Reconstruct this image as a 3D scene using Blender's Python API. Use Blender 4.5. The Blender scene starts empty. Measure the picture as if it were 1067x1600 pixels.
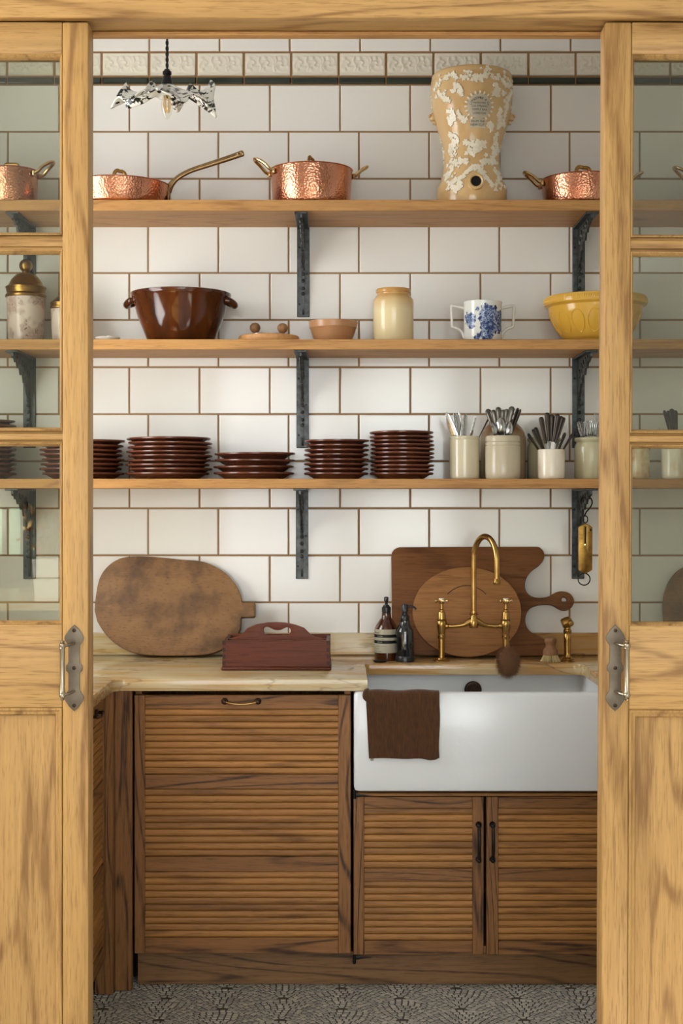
import bpy, bmesh, math, random
from math import pi, sin, cos, radians, sqrt, atan2
from mathutils import Vector, Matrix, Quaternion

# ------------------------------------------------------------------ camera, world, light, exposure
SC = bpy.context.scene
COL = SC.collection
DIST, EYE, FPX = 4.66, 1.41, 2200.0          # camera to tiled wall, eye height, focal length in pixels (1067x1600)
S = DIST / FPX
cam_d = bpy.data.cameras.new('camera')
cam = bpy.data.objects.new('camera', cam_d)
COL.objects.link(cam)
cam.location = (0, -DIST, EYE)
cam.rotation_euler = (pi / 2, 0, 0)
cam_d.sensor_fit = 'VERTICAL'
cam_d.sensor_height = 36.0
cam_d.lens = FPX / 1600 * 36
cam_d.shift_y = -21 / 1600
cam_d.clip_start = 0.05
SC.camera = cam

SC.view_settings.view_transform = 'Standard'
SC.view_settings.look = 'None'
SC.view_settings.gamma = 1
SC.view_settings.use_curve_mapping = False
SC.view_settings.exposure = 0.92
SC.cycles.max_bounces = 10
SC.cycles.diffuse_bounces = 5
SC.cycles.transparent_max_bounces = 12
SC.cycles.use_denoising = True
SC.cycles.sample_clamp_indirect = 6

w = bpy.data.worlds.new('world'); SC.world = w
w.use_nodes = True
w.node_tree.nodes['Background'].inputs[0].default_value = (0.75, 0.85, 1.0, 1)
w.node_tree.nodes['Background'].inputs[1].default_value = 1.0

def area(name, loc, rot, sx, sy, power, col):
    d = bpy.data.lights.new(name, 'AREA'); d.shape = 'RECTANGLE'; d.size = sx; d.size_y = sy
    d.energy = power; d.color = col
    o = bpy.data.objects.new(name, d); COL.objects.link(o); o.location = loc; o.rotation_euler = rot
    return o
# daylight in the kitchen's windows (the room behind the camera)
area('daylight_garden_wide', (-0.80, -9.03, 1.65), (pi / 2, 0, 0), 1.5, 2.5, 34, (0.98, 0.98, 0.98))
area('daylight_garden_door', (0.62, -9.03, 1.78), (pi / 2, 0, 0), 0.92, 1.98, 30, (0.94, 1.0, 0.96))
area('daylight_garden_far', (1.66, -9.03, 1.65), (pi / 2, 0, 0), 0.8, 2.5, 26, (0.98, 0.98, 0.98))
area('daylight_side', (-3.22, -3.15, 2.2), (pi / 2, 0, -pi / 2), 1.45, 0.95, 44, (1.0, 0.98, 0.96))
area('daylight_green', (-2.46, -9.03, 1.17), (pi / 2, 0, 0), 0.30, 0.42, 0.8, (0.55, 0.85, 0.42))
area('daylight_pantry', (-1.485, -0.98, 1.95), (pi / 2, 0, -pi / 2), 0.86, 1.46, 11, (0.95, 0.98, 1.0))
sun_d = bpy.data.lights.new('sun', 'SUN'); sun_d.energy = 20.0; sun_d.angle = radians(1.0); sun_d.color = (1.0, 0.96, 0.90)
sun = bpy.data.objects.new('sun', sun_d); COL.objects.link(sun); sun.location = (-6, -4, 5)
sun.rotation_euler = Vector((0.75, -0.42, -0.50)).to_track_quat('-Z', 'Y').to_euler()

# ------------------------------------------------------------------ pixel <-> metre measuring helpers (survey of the photograph)
def R(y): return 1 + y / DIST
def X(px, y): return (px - 533.5) * S * R(y)
def Z(py, y): return EYE + (779 - py) * S * R(y)

# ------------------------------------------------------------------ mesh helpers
rnd = random.Random(7)
def NB(): return bmesh.new()

def finish(bm, name, ang=38):
    bmesh.ops.recalc_face_normals(bm, faces=bm.faces[:])
    me = bpy.data.meshes.new(name)
    bm.to_mesh(me); bm.free()
    for p in me.polygons: p.use_smooth = True
    me.set_sharp_from_angle(angle=radians(ang))
    return me

def mk(name, bm, mat, parent=None, loc=(0, 0, 0), rot=(0, 0, 0), label=None, ang=38, kind=None):
    me = bm if isinstance(bm, bpy.types.Mesh) else finish(bm, name, ang)
    if not me.materials: me.materials.append(mat)
    o = bpy.data.objects.new(name, me); COL.objects.link(o)
    o.location = loc; o.rotation_euler = rot
    if parent: o.parent = parent
    if label: o['label'] = label
    if kind: o['kind'] = kind
    return o

def empty(name, loc=(0, 0, 0), rot=(0, 0, 0), parent=None):
    o = bpy.data.objects.new(name, None); COL.objects.link(o)
    o.location = loc; o.rotation_euler = rot; o.empty_display_size = 0.05
    if parent: o.parent = parent
    return o

def thing(name, label, cat, loc=(0, 0, 0), rot=(0, 0, 0), group=None):
    o = empty(name, loc, rot); o['label'] = label; o['category'] = cat
    if group: o['group'] = group
    return o

def tag(o, label, cat, group=None):
    o['label'] = label; o['category'] = cat
    if group: o['group'] = group
    return o

def struct(name, bm, mat, **k):
    o = mk(name, bm, mat, **k); o['kind'] = 'structure'; return o

def copy_tree(o, parent=None):
    c = o.copy(); COL.objects.link(c)
    if parent:
        c.parent = parent
    for ch in o.children: copy_tree(ch, c)
    return c

def box(bm, x0, x1, y0, y1, z0, z1, bev=0, seg=1, M=None):
    if x0 > x1: x0, x1 = x1, x0
    if y0 > y1: y0, y1 = y1, y0
    if z0 > z1: z0, z1 = z1, z0
    vs = [bm.verts.new((x, y, z)) for x in (x0, x1) for y in (y0, y1) for z in (z0, z1)]
    fs = []
    for q in ((0, 1, 3, 2), (4, 6, 7, 5), (0, 4, 5, 1), (2, 3, 7, 6), (0, 2, 6, 4), (1, 5, 7, 3)):
        fs.append(bm.faces.new([vs[i] for i in q]))
    if bev:
        es = list({e for f in fs for e in f.edges})
        r = bmesh.ops.bevel(bm, geom=es, offset=bev, segments=seg, affect='EDGES', profile=0.5)
        vs = list({v for f in r['faces'] for v in f.verts})
    if M is not None:
        bmesh.ops.transform(bm, matrix=M, verts=vs)
    return vs

def B(x0, x1, y0, y1, z0, z1, bev=0, seg=1):
    bm = NB(); box(bm, x0, x1, y0, y1, z0, z1, bev, seg); return bm

def loft(bm, loops, closed=True, cap0=False, cap1=False):
    rows = [[bm.verts.new(p) for p in L] for L in loops]
    n = len(rows[0])
    for a, b in zip(rows, rows[1:]):
        for i in range(n if closed else n - 1):
            j = (i + 1) % n
            bm.faces.new((a[i], a[j], b[j], b[i]))
    if cap0: bm.faces.new(rows[0][::-1])
    if cap1: bm.faces.new(rows[-1])
    return rows

def lathe(bm, prof, seg=40, M=None, sx=1.0, sy=1.0):
    """profile [(r, z)] turned about z; r == 0 closes with a pole"""
    new = []; rows = []
    for r, z in prof:
        if r <= 1e-7:
            v = bm.verts.new((0, 0, z)); rows.append([v]); new.append(v)
        else:
            row = [bm.verts.new((r * cos(2 * pi * i / seg) * sx, r * sin(2 * pi * i / seg) * sy, z)) for i in range(seg)]
            rows.append(row); new += row
    for a, b in zip(rows, rows[1:]):
        if len(a) == 1 and len(b) == 1: continue
        for i in range(seg):
            j = (i + 1) % seg
            if len(a) == 1: bm.faces.new((a[0], b[j], b[i]))
            elif len(b) == 1: bm.faces.new((a[i], a[j], b[0]))
            else: bm.faces.new((a[i], a[j], b[j], b[i]))
    if M is not None: bmesh.ops.transform(bm, matrix=M, verts=new)
    return new

def LA(prof, seg=40, M=None, **k):
    bm = NB(); lathe(bm, prof, seg, M, **k); return bm

def tube(bm, pts, rad, seg=10, closed=False, flat=1.0, M=None):
    P = [Vector(p) for p in pts]; n = len(P)
    rr = rad if isinstance(rad, (list, tuple)) else [rad] * n
    T = []
    for i in range(n):
        if closed: t = P[(i + 1) % n] - P[i - 1]
        else: t = P[min(i + 1, n - 1)] - P[max(i - 1, 0)]
        T.append(t.normalized())
    up = Vector((0, 0, 1)) if abs(T[0].z) < 0.9 else Vector((0, 1, 0))
    N = (up - T[0] * up.dot(T[0])).normalized()
    rows = []; new = []
    for i in range(n):
        N = (N - T[i] * N.dot(T[i])).normalized()
        Bn = T[i].cross(N)
        row = [bm.verts.new(P[i] + (N * cos(2 * pi * k / seg) + Bn * sin(2 * pi * k / seg) * flat) * rr[i]) for k in range(seg)]
        rows.append(row); new += row
    for i in range(n if closed else n - 1):
        a, b = rows[i], rows[(i + 1) % n]
        for k in range(seg):
            l = (k + 1) % seg
            bm.faces.new((a[k], a[l], b[l], b[k]))
    if not closed:
        bm.faces.new(rows[0][::-1]); bm.faces.new(rows[-1])
    if M is not None: bmesh.ops.transform(bm, matrix=M, verts=new)
    return new

def TU(pts, rad, **k):
    bm = NB(); tube(bm, pts, rad, **k); return bm

def spline(pts, n=6, closed=False):
    """Catmull-Rom through 2D or 3D points"""
    P = [Vector(p) for p in pts]; m = len(P); out = []
    rng = range(m if closed else m - 1)
    for i in rng:
        p0 = P[i - 1] if (closed or i > 0) else P[0]
        p1, p2 = P[i], P[(i + 1) % m]
        p3 = P[(i + 2) % m] if (closed or i + 2 < m) else P[m - 1]
        for k in range(n):
            t = k / n
            out.append(0.5 * ((2 * p1) + (p2 - p0) * t + (2 * p0 - 5 * p1 + 4 * p2 - p3) * t * t + (3 * p1 - p0 - 3 * p2 + p3) * t ** 3))
    if not closed: out.append(P[-1])
    return [tuple(v) for v in out]

def prism(bm, loops, thick, bev=0.0, plane='XZ', y0=0.0):
    """solid of a flat outline (first loop) with holes (further loops); front face at y0 (or top at y0 when plane XY), going back thick"""
    if bm.faces:                      # add as a separate solid
        b2 = prism(NB(), loops, thick, bev, plane, y0); me = bpy.data.meshes.new('t'); b2.to_mesh(me); b2.free(); bm.from_mesh(me); bpy.data.meshes.remove(me); return bm
    edges = []
    for L in loops:
        if plane == 'XZ': vs = [bm.verts.new((u, y0, v)) for u, v in L]
        else: vs = [bm.verts.new((u, v, y0)) for u, v in L]
        for i in range(len(vs)): edges.append(bm.edges.new((vs[i], vs[(i + 1) % len(vs)])))
    r = bmesh.ops.triangle_fill(bm, edges=edges, use_beauty=True, use_dissolve=False)
    fs = [g for g in r['geom'] if isinstance(g, bmesh.types.BMFace)]
    r = bmesh.ops.extrude_face_region(bm, geom=fs)
    nv = [g for g in r['geom'] if isinstance(g, bmesh.types.BMVert)]
    bmesh.ops.translate(bm, verts=nv, vec=(0, thick, 0) if plane == 'XZ' else (0, 0, -thick))
    if bev:
        bmesh.ops.recalc_face_normals(bm, faces=bm.faces[:])
        es = []
        for e in bm.edges:
            if len(e.link_faces) == 2 and e.calc_face_angle(0) > 1.0:
                a, b = e.verts
                c = (a.co.y, b.co.y) if plane == 'XZ' else (a.co.z, b.co.z)
                if abs(c[0] - c[1]) < 1e-7: es.append(e)
        bmesh.ops.bevel(bm, geom=es, offset=bev, segments=2, affect='EDGES', profile=0.5)
    return bm

def PR(loops, thick, bev=0.0, plane='XZ', y0=0.0):
    return prism(NB(), loops, thick, bev, plane, y0)

def rrect(x0, x1, y0, y1, r, n=6):
    out = []
    for cx, cy, a0 in ((x1 - r, y1 - r, 0), (x0 + r, y1 - r, pi / 2), (x0 + r, y0 + r, pi), (x1 - r, y0 + r, 3 * pi / 2)):
        for k in range(n + 1):
            a = a0 + pi / 2 * k / n
            out.append((cx + r * cos(a), cy + r * sin(a)))
    return out

def text_mesh(body, size, depth=0.0004, align='CENTER'):
    """flat lettering as a bmesh in the XZ plane, facing -y"""
    c = bpy.data.curves.new('text', 'FONT'); c.body = body; c.size = size; c.align_x = align; c.align_y = 'CENTER'
    c.resolution_u = 2
    o = bpy.data.objects.new('text', c); COL.objects.link(o)
    me = bpy.data.meshes.new_from_object(o.evaluated_get(bpy.context.evaluated_depsgraph_get()))
    bpy.data.objects.remove(o); bpy.data.curves.remove(c)
    bm = NB(); bm.from_mesh(me); bpy.data.meshes.remove(me)
    for v in bm.verts: v.co = Vector((v.co.x, 0, v.co.y))
    return bm

def rot_to(d, roll=0.0):
    d = Vector(d).normalized()
    return (d.to_track_quat('Z', 'Y').to_matrix() @ Matrix.Rotation(roll, 3, 'Z')).to_euler()

# ------------------------------------------------------------------ material helpers
def lin(r, g, b):
    f = lambda c: (c / 255 / 12.92) if c / 255 <= 0.04045 else ((c / 255 + 0.055) / 1.055) ** 2.4
    return (f(r), f(g), f(b), 1)

class NT:
    def __init__(s, name):
        s.m = bpy.data.materials.new(name); s.m.use_nodes = True
        s.t = s.m.node_tree; s.b = s.t.nodes['Principled BSDF']; s.out = s.t.nodes['Material Output']
    def n(s, typ, **k):
        o = s.t.nodes.new('ShaderNode' + typ)
        for a, v in k.items():
            if a.startswith('i_'):
                key = a[2:]; key = int(key) if key.isdigit() else key.replace('_', ' ')
                o.inputs[key].default_value = v
            else: setattr(o, a, v)
        return o
    def l(s, a, b): s.t.links.new(a, b)
    def ramp(s, fac, stops, interp='LINEAR'):
        r = s.n('ValToRGB'); e = r.color_ramp; e.interpolation = interp
        while len(e.elements) < len(stops): e.elements.new(0.5)
        for el, (p, c) in zip(e.elements, stops):
            el.position = p; el.color = c if len(c) == 4 else (*c, 1)
        s.l(fac, r.inputs[0]); return r.outputs[0]
    def mix(s, fac, a, b, mode='MIX'):
        o = s.n('Mix', data_type='RGBA', blend_type=mode)
        if isinstance(fac, (int, float)): o.inputs[0].default_value = fac
        else: s.l(fac, o.inputs[0])
        for i, v in ((6, a), (7, b)):
            if isinstance(v, tuple): o.inputs[i].default_value = v
            else: s.l(v, o.inputs[i])
        return o.outputs[2]
    def math(s, op, a, b=0.0):
        o = s.n('Math', operation=op)
        for i, v in ((0, a), (1, b)):
            if isinstance(v, (int, float)): o.inputs[i].default_value = v
            else: s.l(v, o.inputs[i])
        return o.outputs[0]
    def bump(s, h, strength=0.3, dist=0.001):
        o = s.n('Bump'); o.inputs['Strength'].default_value = strength; o.inputs['Distance'].default_value = dist
        s.l(h, o.inputs['Height']); s.l(o.outputs[0], s.b.inputs['Normal']); return o
    def set(s, **k):
        for a, v in k.items():
            key = a.replace('_', ' ')
            s.b.inputs[key].default_value = v
        return s
    def coords(s, scale=(1, 1, 1), rand=True):
        tc = s.n('TexCoord'); src = tc.outputs['Object']
        if rand:
            oi = s.n('ObjectInfo')
            mu = s.math('MULTIPLY', oi.outputs['Random'], 23.0)
            ad = s.n('VectorMath', operation='ADD'); s.l(src, ad.inputs[0]); s.l(mu, ad.inputs[1]); src = ad.outputs[0]
        mp = s.n('Mapping'); mp.inputs['Scale'].default_value = scale
        s.l(src, mp.inputs[0]); return mp.outputs[0]
    def noise(s, vec, scale, detail=3, rough=0.5, out=0):
        o = s.n('TexNoise'); o.inputs['Scale'].default_value = scale; o.inputs['Detail'].default_value = detail; o.inputs['Roughness'].default_value = rough
        s.l(vec, o.inputs['Vector']); return o.outputs[out]

def plain(name, col, rough=0.5, metal=0.0, **k):
    t = NT(name); t.set(Base_Color=col, Roughness=rough, Metallic=metal, **k); return t.m

def wood(name, base, dark, axis='X', rough=0.5, contrast=0.6, rings=9.0, fine=1.0, tint=0.12, spec=0.3, scale=1.0):
    """oak: cathedral figure = contour lines of a noise stretched along the grain, plus short dark pores"""
    t = NT(name)
    def st(al, ac): return {'X': (al, ac, ac), 'Y': (ac, al, ac), 'Z': (ac, ac, al)}[axis]
    v = t.coords(st(0.8 * scale, 7.5 * scale))
    n1 = t.noise(v, 1.0, 1, 0.4)
    n2 = t.noise(t.coords(st(6 * scale, 60 * scale)), 1.0, 2, 0.5)
    ph = t.math('ADD', t.math('MULTIPLY', n1, rings * 2 * pi), t.math('MULTIPLY', n2, 1.6))
    wv = t.math('SINE', ph)
    line = t.ramp(wv, [(0.55, (0, 0, 0)), (0.80, (.35, .35, .35)), (0.99, (1, 1, 1))])
    fib = t.noise(t.coords(st(4, 130)), 1.0, 3, 0.6)
    fibr = t.ramp(fib, [(0.35, (0, 0, 0)), (0.7, (1, 1, 1))])
    pore = t.ramp(t.noise(t.coords(st(16 * fine, 330 * fine)), 1.0, 2, 0.6), [(0.54, (0, 0, 0)), (0.66, (1, 1, 1))])
    n3 = t.noise(v, 0.5, 2, 0.5)
    c0 = t.mix(t.ramp(n3, [(0.3, (0, 0, 0)), (0.7, (1, 1, 1))]), base, tuple(0.82 * a + 0.18 * b for a, b in zip(base, dark)))
    brk = t.ramp(t.noise(t.coords(st(9, 90)), 1.0, 2, 0.6), [(0.35, (.25, .25, .25)), (0.6, (1, 1, 1))])
    c1 = t.mix(t.math('MULTIPLY', t.math('MULTIPLY', line, brk), contrast), c0, dark)
    c1 = t.mix(t.math('MULTIPLY', fibr, 0.30), c1, dark)
    c2 = t.mix(t.math('MULTIPLY', pore, 0.42), c1, dark)
    oi = t.n('ObjectInfo')
    val = t.math('ADD', t.math('MULTIPLY', oi.outputs['Random'], 2 * tint), 1 - tint)
    hs = t.n('HueSaturation'); t.l(val, hs.inputs['Value']); t.l(c2, hs.inputs['Color'])
    t.l(hs.outputs[0], t.b.inputs['Base Color'])
    t.set(Roughness=rough); t.b.inputs['Specular IOR Level'].default_value = spec
    h = t.math('ADD', t.math('MULTIPLY', pore, -0.6), t.math('MULTIPLY', line, -0.4))
    t.bump(h, 0.35, 0.0006)
    return t.m
# ------------------------------------------------------------------ materials
OAK_B, OAK_D = lin(190, 150, 92), lin(116, 78, 40)
M = {}
for ax in 'XYZ':
    M['door' + ax] = wood('golden_oak_' + ax, OAK_B, OAK_D, ax, 0.42, 0.72, 6, tint=0.05)
    M['cab' + ax] = wood('brown_oak_' + ax, lin(176, 124, 66), lin(86, 54, 28), ax, 0.5, 0.55, 4, tint=0.15)
    M['shelf' + ax] = wood('shelf_oak_' + ax, lin(192, 143, 84), lin(122, 80, 42), ax, 0.5, 0.55, 7, tint=0.04)
for ax in 'XZ': M['rail' + ax] = wood('figured_brown_oak_' + ax, lin(150, 104, 60), lin(58, 38, 24), ax, 0.5, 0.95, 13, tint=0.08)
M['kick'] = wood('kickboard_oak', lin(140, 104, 66), lin(66, 46, 30), 'X', 0.5, 0.9, 9)
M['walnut'] = wood('walnut', lin(122, 80, 46), lin(62, 38, 22), 'X', 0.55, 0.6, 6, spec=0.15)
M['maple'] = wood('worn_maple', lin(156, 110, 66), lin(100, 66, 38), 'X', 0.55, 0.45, 7, spec=0.15)
M['mahog'] = wood('mahogany', lin(108, 56, 36), lin(54, 25, 16), 'X', 0.42, 0.45, 5, spec=0.2)
M['mahogY'] = wood('mahogany_side', lin(70, 36, 24), lin(34, 18, 12), 'Y', 0.5, 0.45, 5)
M['paleboard'] = wood('pale_round_wood', lin(206, 156, 100), lin(160, 106, 62), 'X', 0.5, 0.35, 5)
M['knobwood'] = wood('turned_wood', lin(152, 112, 74), lin(96, 64, 40), 'Z', 0.5, 0.35, 5)
M['brushwood'] = wood('brush_handle_wood', lin(146, 104, 70), lin(92, 60, 40), 'Z', 0.55, 0.4, 5)

def tile_mat(name, col, rough=0.13, tint=0.035):
    t = NT(name)
    oi = t.n('ObjectInfo')
    hs = t.n('HueSaturation'); hs.inputs['Color'].default_value = col
    t.l(t.math('ADD', t.math('MULTIPLY', oi.outputs['Random'], 2 * tint), 1 - tint), hs.inputs['Value'])
    t.l(hs.outputs[0], t.b.inputs['Base Color'])
    t.set(Roughness=rough)
    t.bump(t.noise(t.coords((1, 1, 1)), 7, 1), 0.06, 0.0012)
    return t.m
M['tile'] = tile_mat('white_glazed_tile', lin(228, 226, 220))
M['frieze'] = tile_mat('cream_relief_tile', lin(222, 216, 200), 0.16)
M['liner'] = tile_mat('bottle_green_tile', lin(34, 44, 34), 0.1)
M['grout'] = plain('brown_grout', lin(150, 116, 80), 0.9)
M['plaster'] = plain('white_plaster', lin(224, 223, 219), 0.9)
M['kfloor'] = plain('pale_limestone_floor', lin(200, 197, 190), 0.6)
M['iron'] = None
def iron():
    t = NT('cast_iron')
    n = t.noise(t.coords((1, 1, 1)), 60, 4, 0.6)
    t.l(t.ramp(n, [(0.3, lin(52, 54, 54)), (0.7, lin(92, 95, 94))]), t.b.inputs['Base Color'])
    t.set(Roughness=0.42, Metallic=0.75); t.bump(n, 0.35, 0.002); return t.m
M['iron'] = iron()
M['black'] = plain('black_metal', lin(28, 27, 27), 0.4, 0.6)
M['bronze'] = plain('dark_bronze', lin(62, 46, 36), 0.38, 0.85)
M['dbrass'] = plain('worn_brass_bar', lin(176, 140, 84), 0.3, 1.0)
def brass(name, a, b, rough=0.22):
    t = NT(name); n = t.noise(t.coords((1, 1, 1)), 25, 4, 0.6)
    t.l(t.ramp(n, [(0.3, a), (0.7, b)]), t.b.inputs['Base Color'])
    t.set(Metallic=1.0, Roughness=rough); return t.m
M['brass'] = brass('aged_brass', lin(158, 120, 62), lin(192, 154, 94), 0.23)
M['brassdull'] = brass('dull_brass', lin(120, 88, 44), lin(176, 136, 72), 0.32)
M['brassbright'] = brass('bright_brass', lin(202, 170, 112), lin(222, 192, 140), 0.2)
M['pewter'] = brass('aged_pewter', lin(98, 88, 76), lin(118, 108, 94), 0.5)
M['pewterbright'] = brass('worn_nickel', lin(150, 138, 118), lin(172, 160, 138), 0.3)
M['steel'] = plain('polished_steel', lin(190, 190, 188), 0.18, 1.0)
M['dsteel'] = plain('dark_steel', lin(104, 99, 93), 0.28, 1.0)
M['khandle'] = plain('dark_knife_handle', lin(66, 58, 52), 0.3, 0.6)
M['dullbronze'] = brass('dull_bronze_handle', lin(118, 94, 62), lin(158, 130, 92), 0.26)
def copper():
    t = NT('hammered_copper')
    v = t.coords((1, 1, 1), False)
    vo = t.n('TexVoronoi'); vo.inputs['Scale'].default_value = 160; t.l(v, vo.inputs['Vector'])
    t.l(t.ramp(t.noise(v, 14, 3), [(0.3, lin(196, 128, 98)), (0.7, lin(216, 154, 122))]), t.b.inputs['Base Color'])
    t.set(Metallic=1.0, Roughness=0.24); t.bump(vo.outputs['Distance'], 0.6, 0.0013); return t.m
M['copper'] = copper()
M['tin'] = plain('tinned_lining', lin(180, 170, 158), 0.35, 1.0)

def glaze(name, stops, scale=6, rough=0.15, spec=0.5, stretch=(1, 1, 0.25), bump=0.0):
    t = NT(name); n = t.noise(t.coords(stretch), scale, 4, 0.55)
    t.l(t.ramp(n, stops), t.b.inputs['Base Color']); t.set(Roughness=rough); t.b.inputs['Specular IOR Level'].default_value = spec
    if bump: t.bump(n, bump, 0.002)
    return t.m
M['browng'] = glaze('brown_treacle_glaze', [(0.35, lin(50, 22, 8)), (0.6, lin(82, 40, 14)), (0.8, lin(108, 58, 24))], 14, 0.1)
M['plateg'] = glaze('dark_red_brown_glaze', [(0.3, lin(86, 46, 31)), (0.7, lin(116, 66, 45))], 8, 0.2)
M['terra'] = glaze('tan_stoneware', [(0.3, lin(166, 120, 82)), (0.7, lin(184, 138, 98))], 8, 0.28)
M['yellow'] = glaze('yellow_ware_glaze', [(0.3, lin(212, 164, 62)), (0.7, lin(224, 180, 84))], 4, 0.16)
M['crockA'] = glaze('grey_cream_stoneware', [(0.3, lin(206, 196, 166)), (0.7, lin(222, 213, 186))], 12, 0.14)
M['crockB'] = glaze('warm_grey_stoneware', [(0.3, lin(190, 178, 152)), (0.7, lin(206, 195, 170))], 10, 0.2)
M['crockW'] = glaze('ivory_stoneware', [(0.25, lin(216, 190, 158)), (0.45, lin(232, 222, 202)), (0.8, lin(236, 228, 210))], 16, 0.14, stretch=(1, 1, 0.7))
M['crockG'] = glaze('green_grey_stoneware', [(0.3, lin(182, 176, 142)), (0.7, lin(200, 194, 164))], 10, 0.16)
M['crockS'] = glaze('rust_speckled_stoneware', [(0.38, lin(224, 212, 184)), (0.52, lin(212, 186, 146)), (0.66, lin(186, 138, 88))], 34, 0.18, stretch=(1, 1, 0.8))
def twotone(name, top, bot, zc, band, rough=0.2):
    t = NT(name)
    tc = t.n('TexCoord'); sx = t.n('SeparateXYZ'); t.l(tc.outputs['Object'], sx.inputs[0])
    n = t.noise(t.coords((1, 1, 0.3)), 14, 3)
    z = t.math('ADD', sx.outputs[2], t.math('MULTIPLY', t.math('SUBTRACT', n, 0.5), 0.03))
    f = t.math('DIVIDE', t.math('SUBTRACT', z, zc - band), 2 * band)
    t.l(t.ramp(f, [(0, bot), (1, top)]), t.b.inputs['Base Color']); t.set(Roughness=rough); return t.m
M['jar2'] = twotone('two_tone_salt_glaze', lin(190, 142, 76), lin(222, 204, 160), 0.135, 0.03)
M['jar3'] = twotone('brown_shoulder_salt_glaze', lin(140, 96, 48), lin(176, 156, 122), 0.15, 0.02)
M['white'] = plain('white_glaze', lin(226, 224, 216), 0.15)
M['sink'] = None
def sinkm():
    t = NT('white_fireclay'); t.set(Base_Color=lin(224, 228, 231), Roughness=0.2)
    t.bump(t.noise(t.coords((1, 1, 1), False), 55, 3), 0.12, 0.003); return t.m
M['sink'] = sinkm()
def blueprint():
    t = NT('blue_printed_china')
    v = t.coords((1, 1, 1), False)
    n = t.n('TexVoronoi'); n.inputs['Scale'].default_value = 60; t.l(v, n.inputs['Vector'])
    n2 = t.noise(v, 95, 4, 0.6)
    sx = t.n('SeparateXYZ'); tc = t.n('TexCoord'); t.l(tc.outputs['Object'], sx.inputs[0])
    # two floral clusters on the body: soft masks round fixed spots
    def spot(cx, cz, r):
        dx = t.math('SUBTRACT', sx.outputs[0], cx); dz = t.math('SUBTRACT', sx.outputs[2], cz)
        d = t.math('SQRT', t.math('ADD', t.math('MULTIPLY', dx, dx), t.math('MULTIPLY', t.math('MULTIPLY', dz, dz), 0.6)))
        return t.math('LESS_THAN', t.math('ADD', d, t.math('MULTIPLY', t.math('SUBTRACT', n2, 0.5), 0.03)), r)
    m = spot(0.008, 0.088, 0.026)
    for a in ((0.014, 0.052, 0.026), (0.008, 0.026, 0.021), (0.048, 0.08, 0.019), (0.047, 0.048, 0.014), (-0.043, 0.076, 0.017), (-0.04, 0.056, 0.010), (-0.022, 0.016, 0.008), (0.030, 0.1, 0.012), (-0.02, 0.105, 0.006)):
        m = t.math('MAXIMUM', m, spot(*a))
    blue = t.ramp(n2, [(0.38, lin(30, 46, 92)), (0.48, lin(58, 84, 136)), (0.53, lin(176, 192, 212)), (0.58, lin(50, 74, 128))])
    t.l(t.mix(m, lin(222, 223, 216), blue), t.b.inputs['Base Color']); t.set(Roughness=0.14); return t.m
M['blue'] = blueprint()
def floralpink():
    t = NT('pink_floral_transfer_china')
    v = t.coords((1, 1, 1), False)
    n2 = t.noise(v, 42, 2, 0.5)
    ln = t.math('ABSOLUTE', t.math('SUBTRACT', t.math('FRACT', t.math('MULTIPLY', n2, 7.0)), 0.5))
    line = t.ramp(ln, [(0.03, (1, 1, 1)), (0.10, (0, 0, 0))])
    reg = t.ramp(t.noise(v, 17, 2), [(0.46, (0, 0, 0)), (0.54, (1, 1, 1))])
    c = t.mix(t.math('MULTIPLY', reg, 0.5), lin(206, 188, 176), lin(160, 122, 112))
    c = t.mix(t.math('MULTIPLY', t.math('MULTIPLY', line, reg), 0.9), c, lin(84, 52, 52))
    t.l(c, t.b.inputs['Base Color']); t.set(Roughness=0.2); return t.m
M['floral'] = floralpink()
M['urn'] = glaze('honey_stoneware_glaze', [(0.3, lin(196, 158, 106)), (0.7, lin(210, 178, 128))], 10, 0.16)
M['sprig'] = glaze('cream_sprig_relief', [(0.3, lin(222, 212, 188)), (0.7, lin(236, 229, 210))], 30, 0.25)
M['ink'] = plain('black_print', lin(26, 26, 26), 0.5)
M['hole'] = plain('dark_bore', lin(22, 18, 14), 0.8)

def marble():
    t = NT('veined_honey_marble')
    v = t.coords((0.35, 2.2, 9.0), False)
    n = t.noise(v, 2.0, 4, 0.55)
    n2 = t.noise(t.coords((0.8, 1.2, 3.0), False), 1.3, 2)
    w_ = t.math('FRACT', t.math('ADD', t.math('MULTIPLY', n, 3.0), t.math('MULTIPLY', n2, 1.6)))
    c = t.ramp(w_, [(0.0, lin(191, 174, 135)), (0.2, lin(201, 185, 149)), (0.34, lin(178, 140, 79)), (0.44, lin(199, 182, 141)), (0.6, lin(184, 171, 135)), (0.70, lin(157, 118, 70)), (0.74, lin(191, 167, 120)), (0.88, lin(195, 163, 103)), (1.0, lin(193, 176, 139))])
    n3 = t.noise(t.coords((0.5, 1.6, 2.5), False), 3.0, 4, 0.55)
    vein = t.ramp(t.math('ABSOLUTE', t.math('SUBTRACT', n3, 0.5)), [(0.0, (1, 1, 1)), (0.010, (0, 0, 0))])
    c = t.mix(t.math('MULTIPLY', vein, 0.4), c, lin(105, 76, 48))
    big = t.ramp(t.noise(t.coords((1.3, 1.3, 1.3), False), 1.6, 2), [(0.46, (0, 0, 0)), (0.66, (1, 1, 1))])
    c = t.mix(t.math('MULTIPLY', big, 0.75), c, t.mix(vein, lin(174, 123, 60), lin(112, 69, 34)))
    t.l(c, t.b.inputs['Base Color']); t.set(Roughness=0.13); return t.m
M['marble'] = marble()
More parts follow.
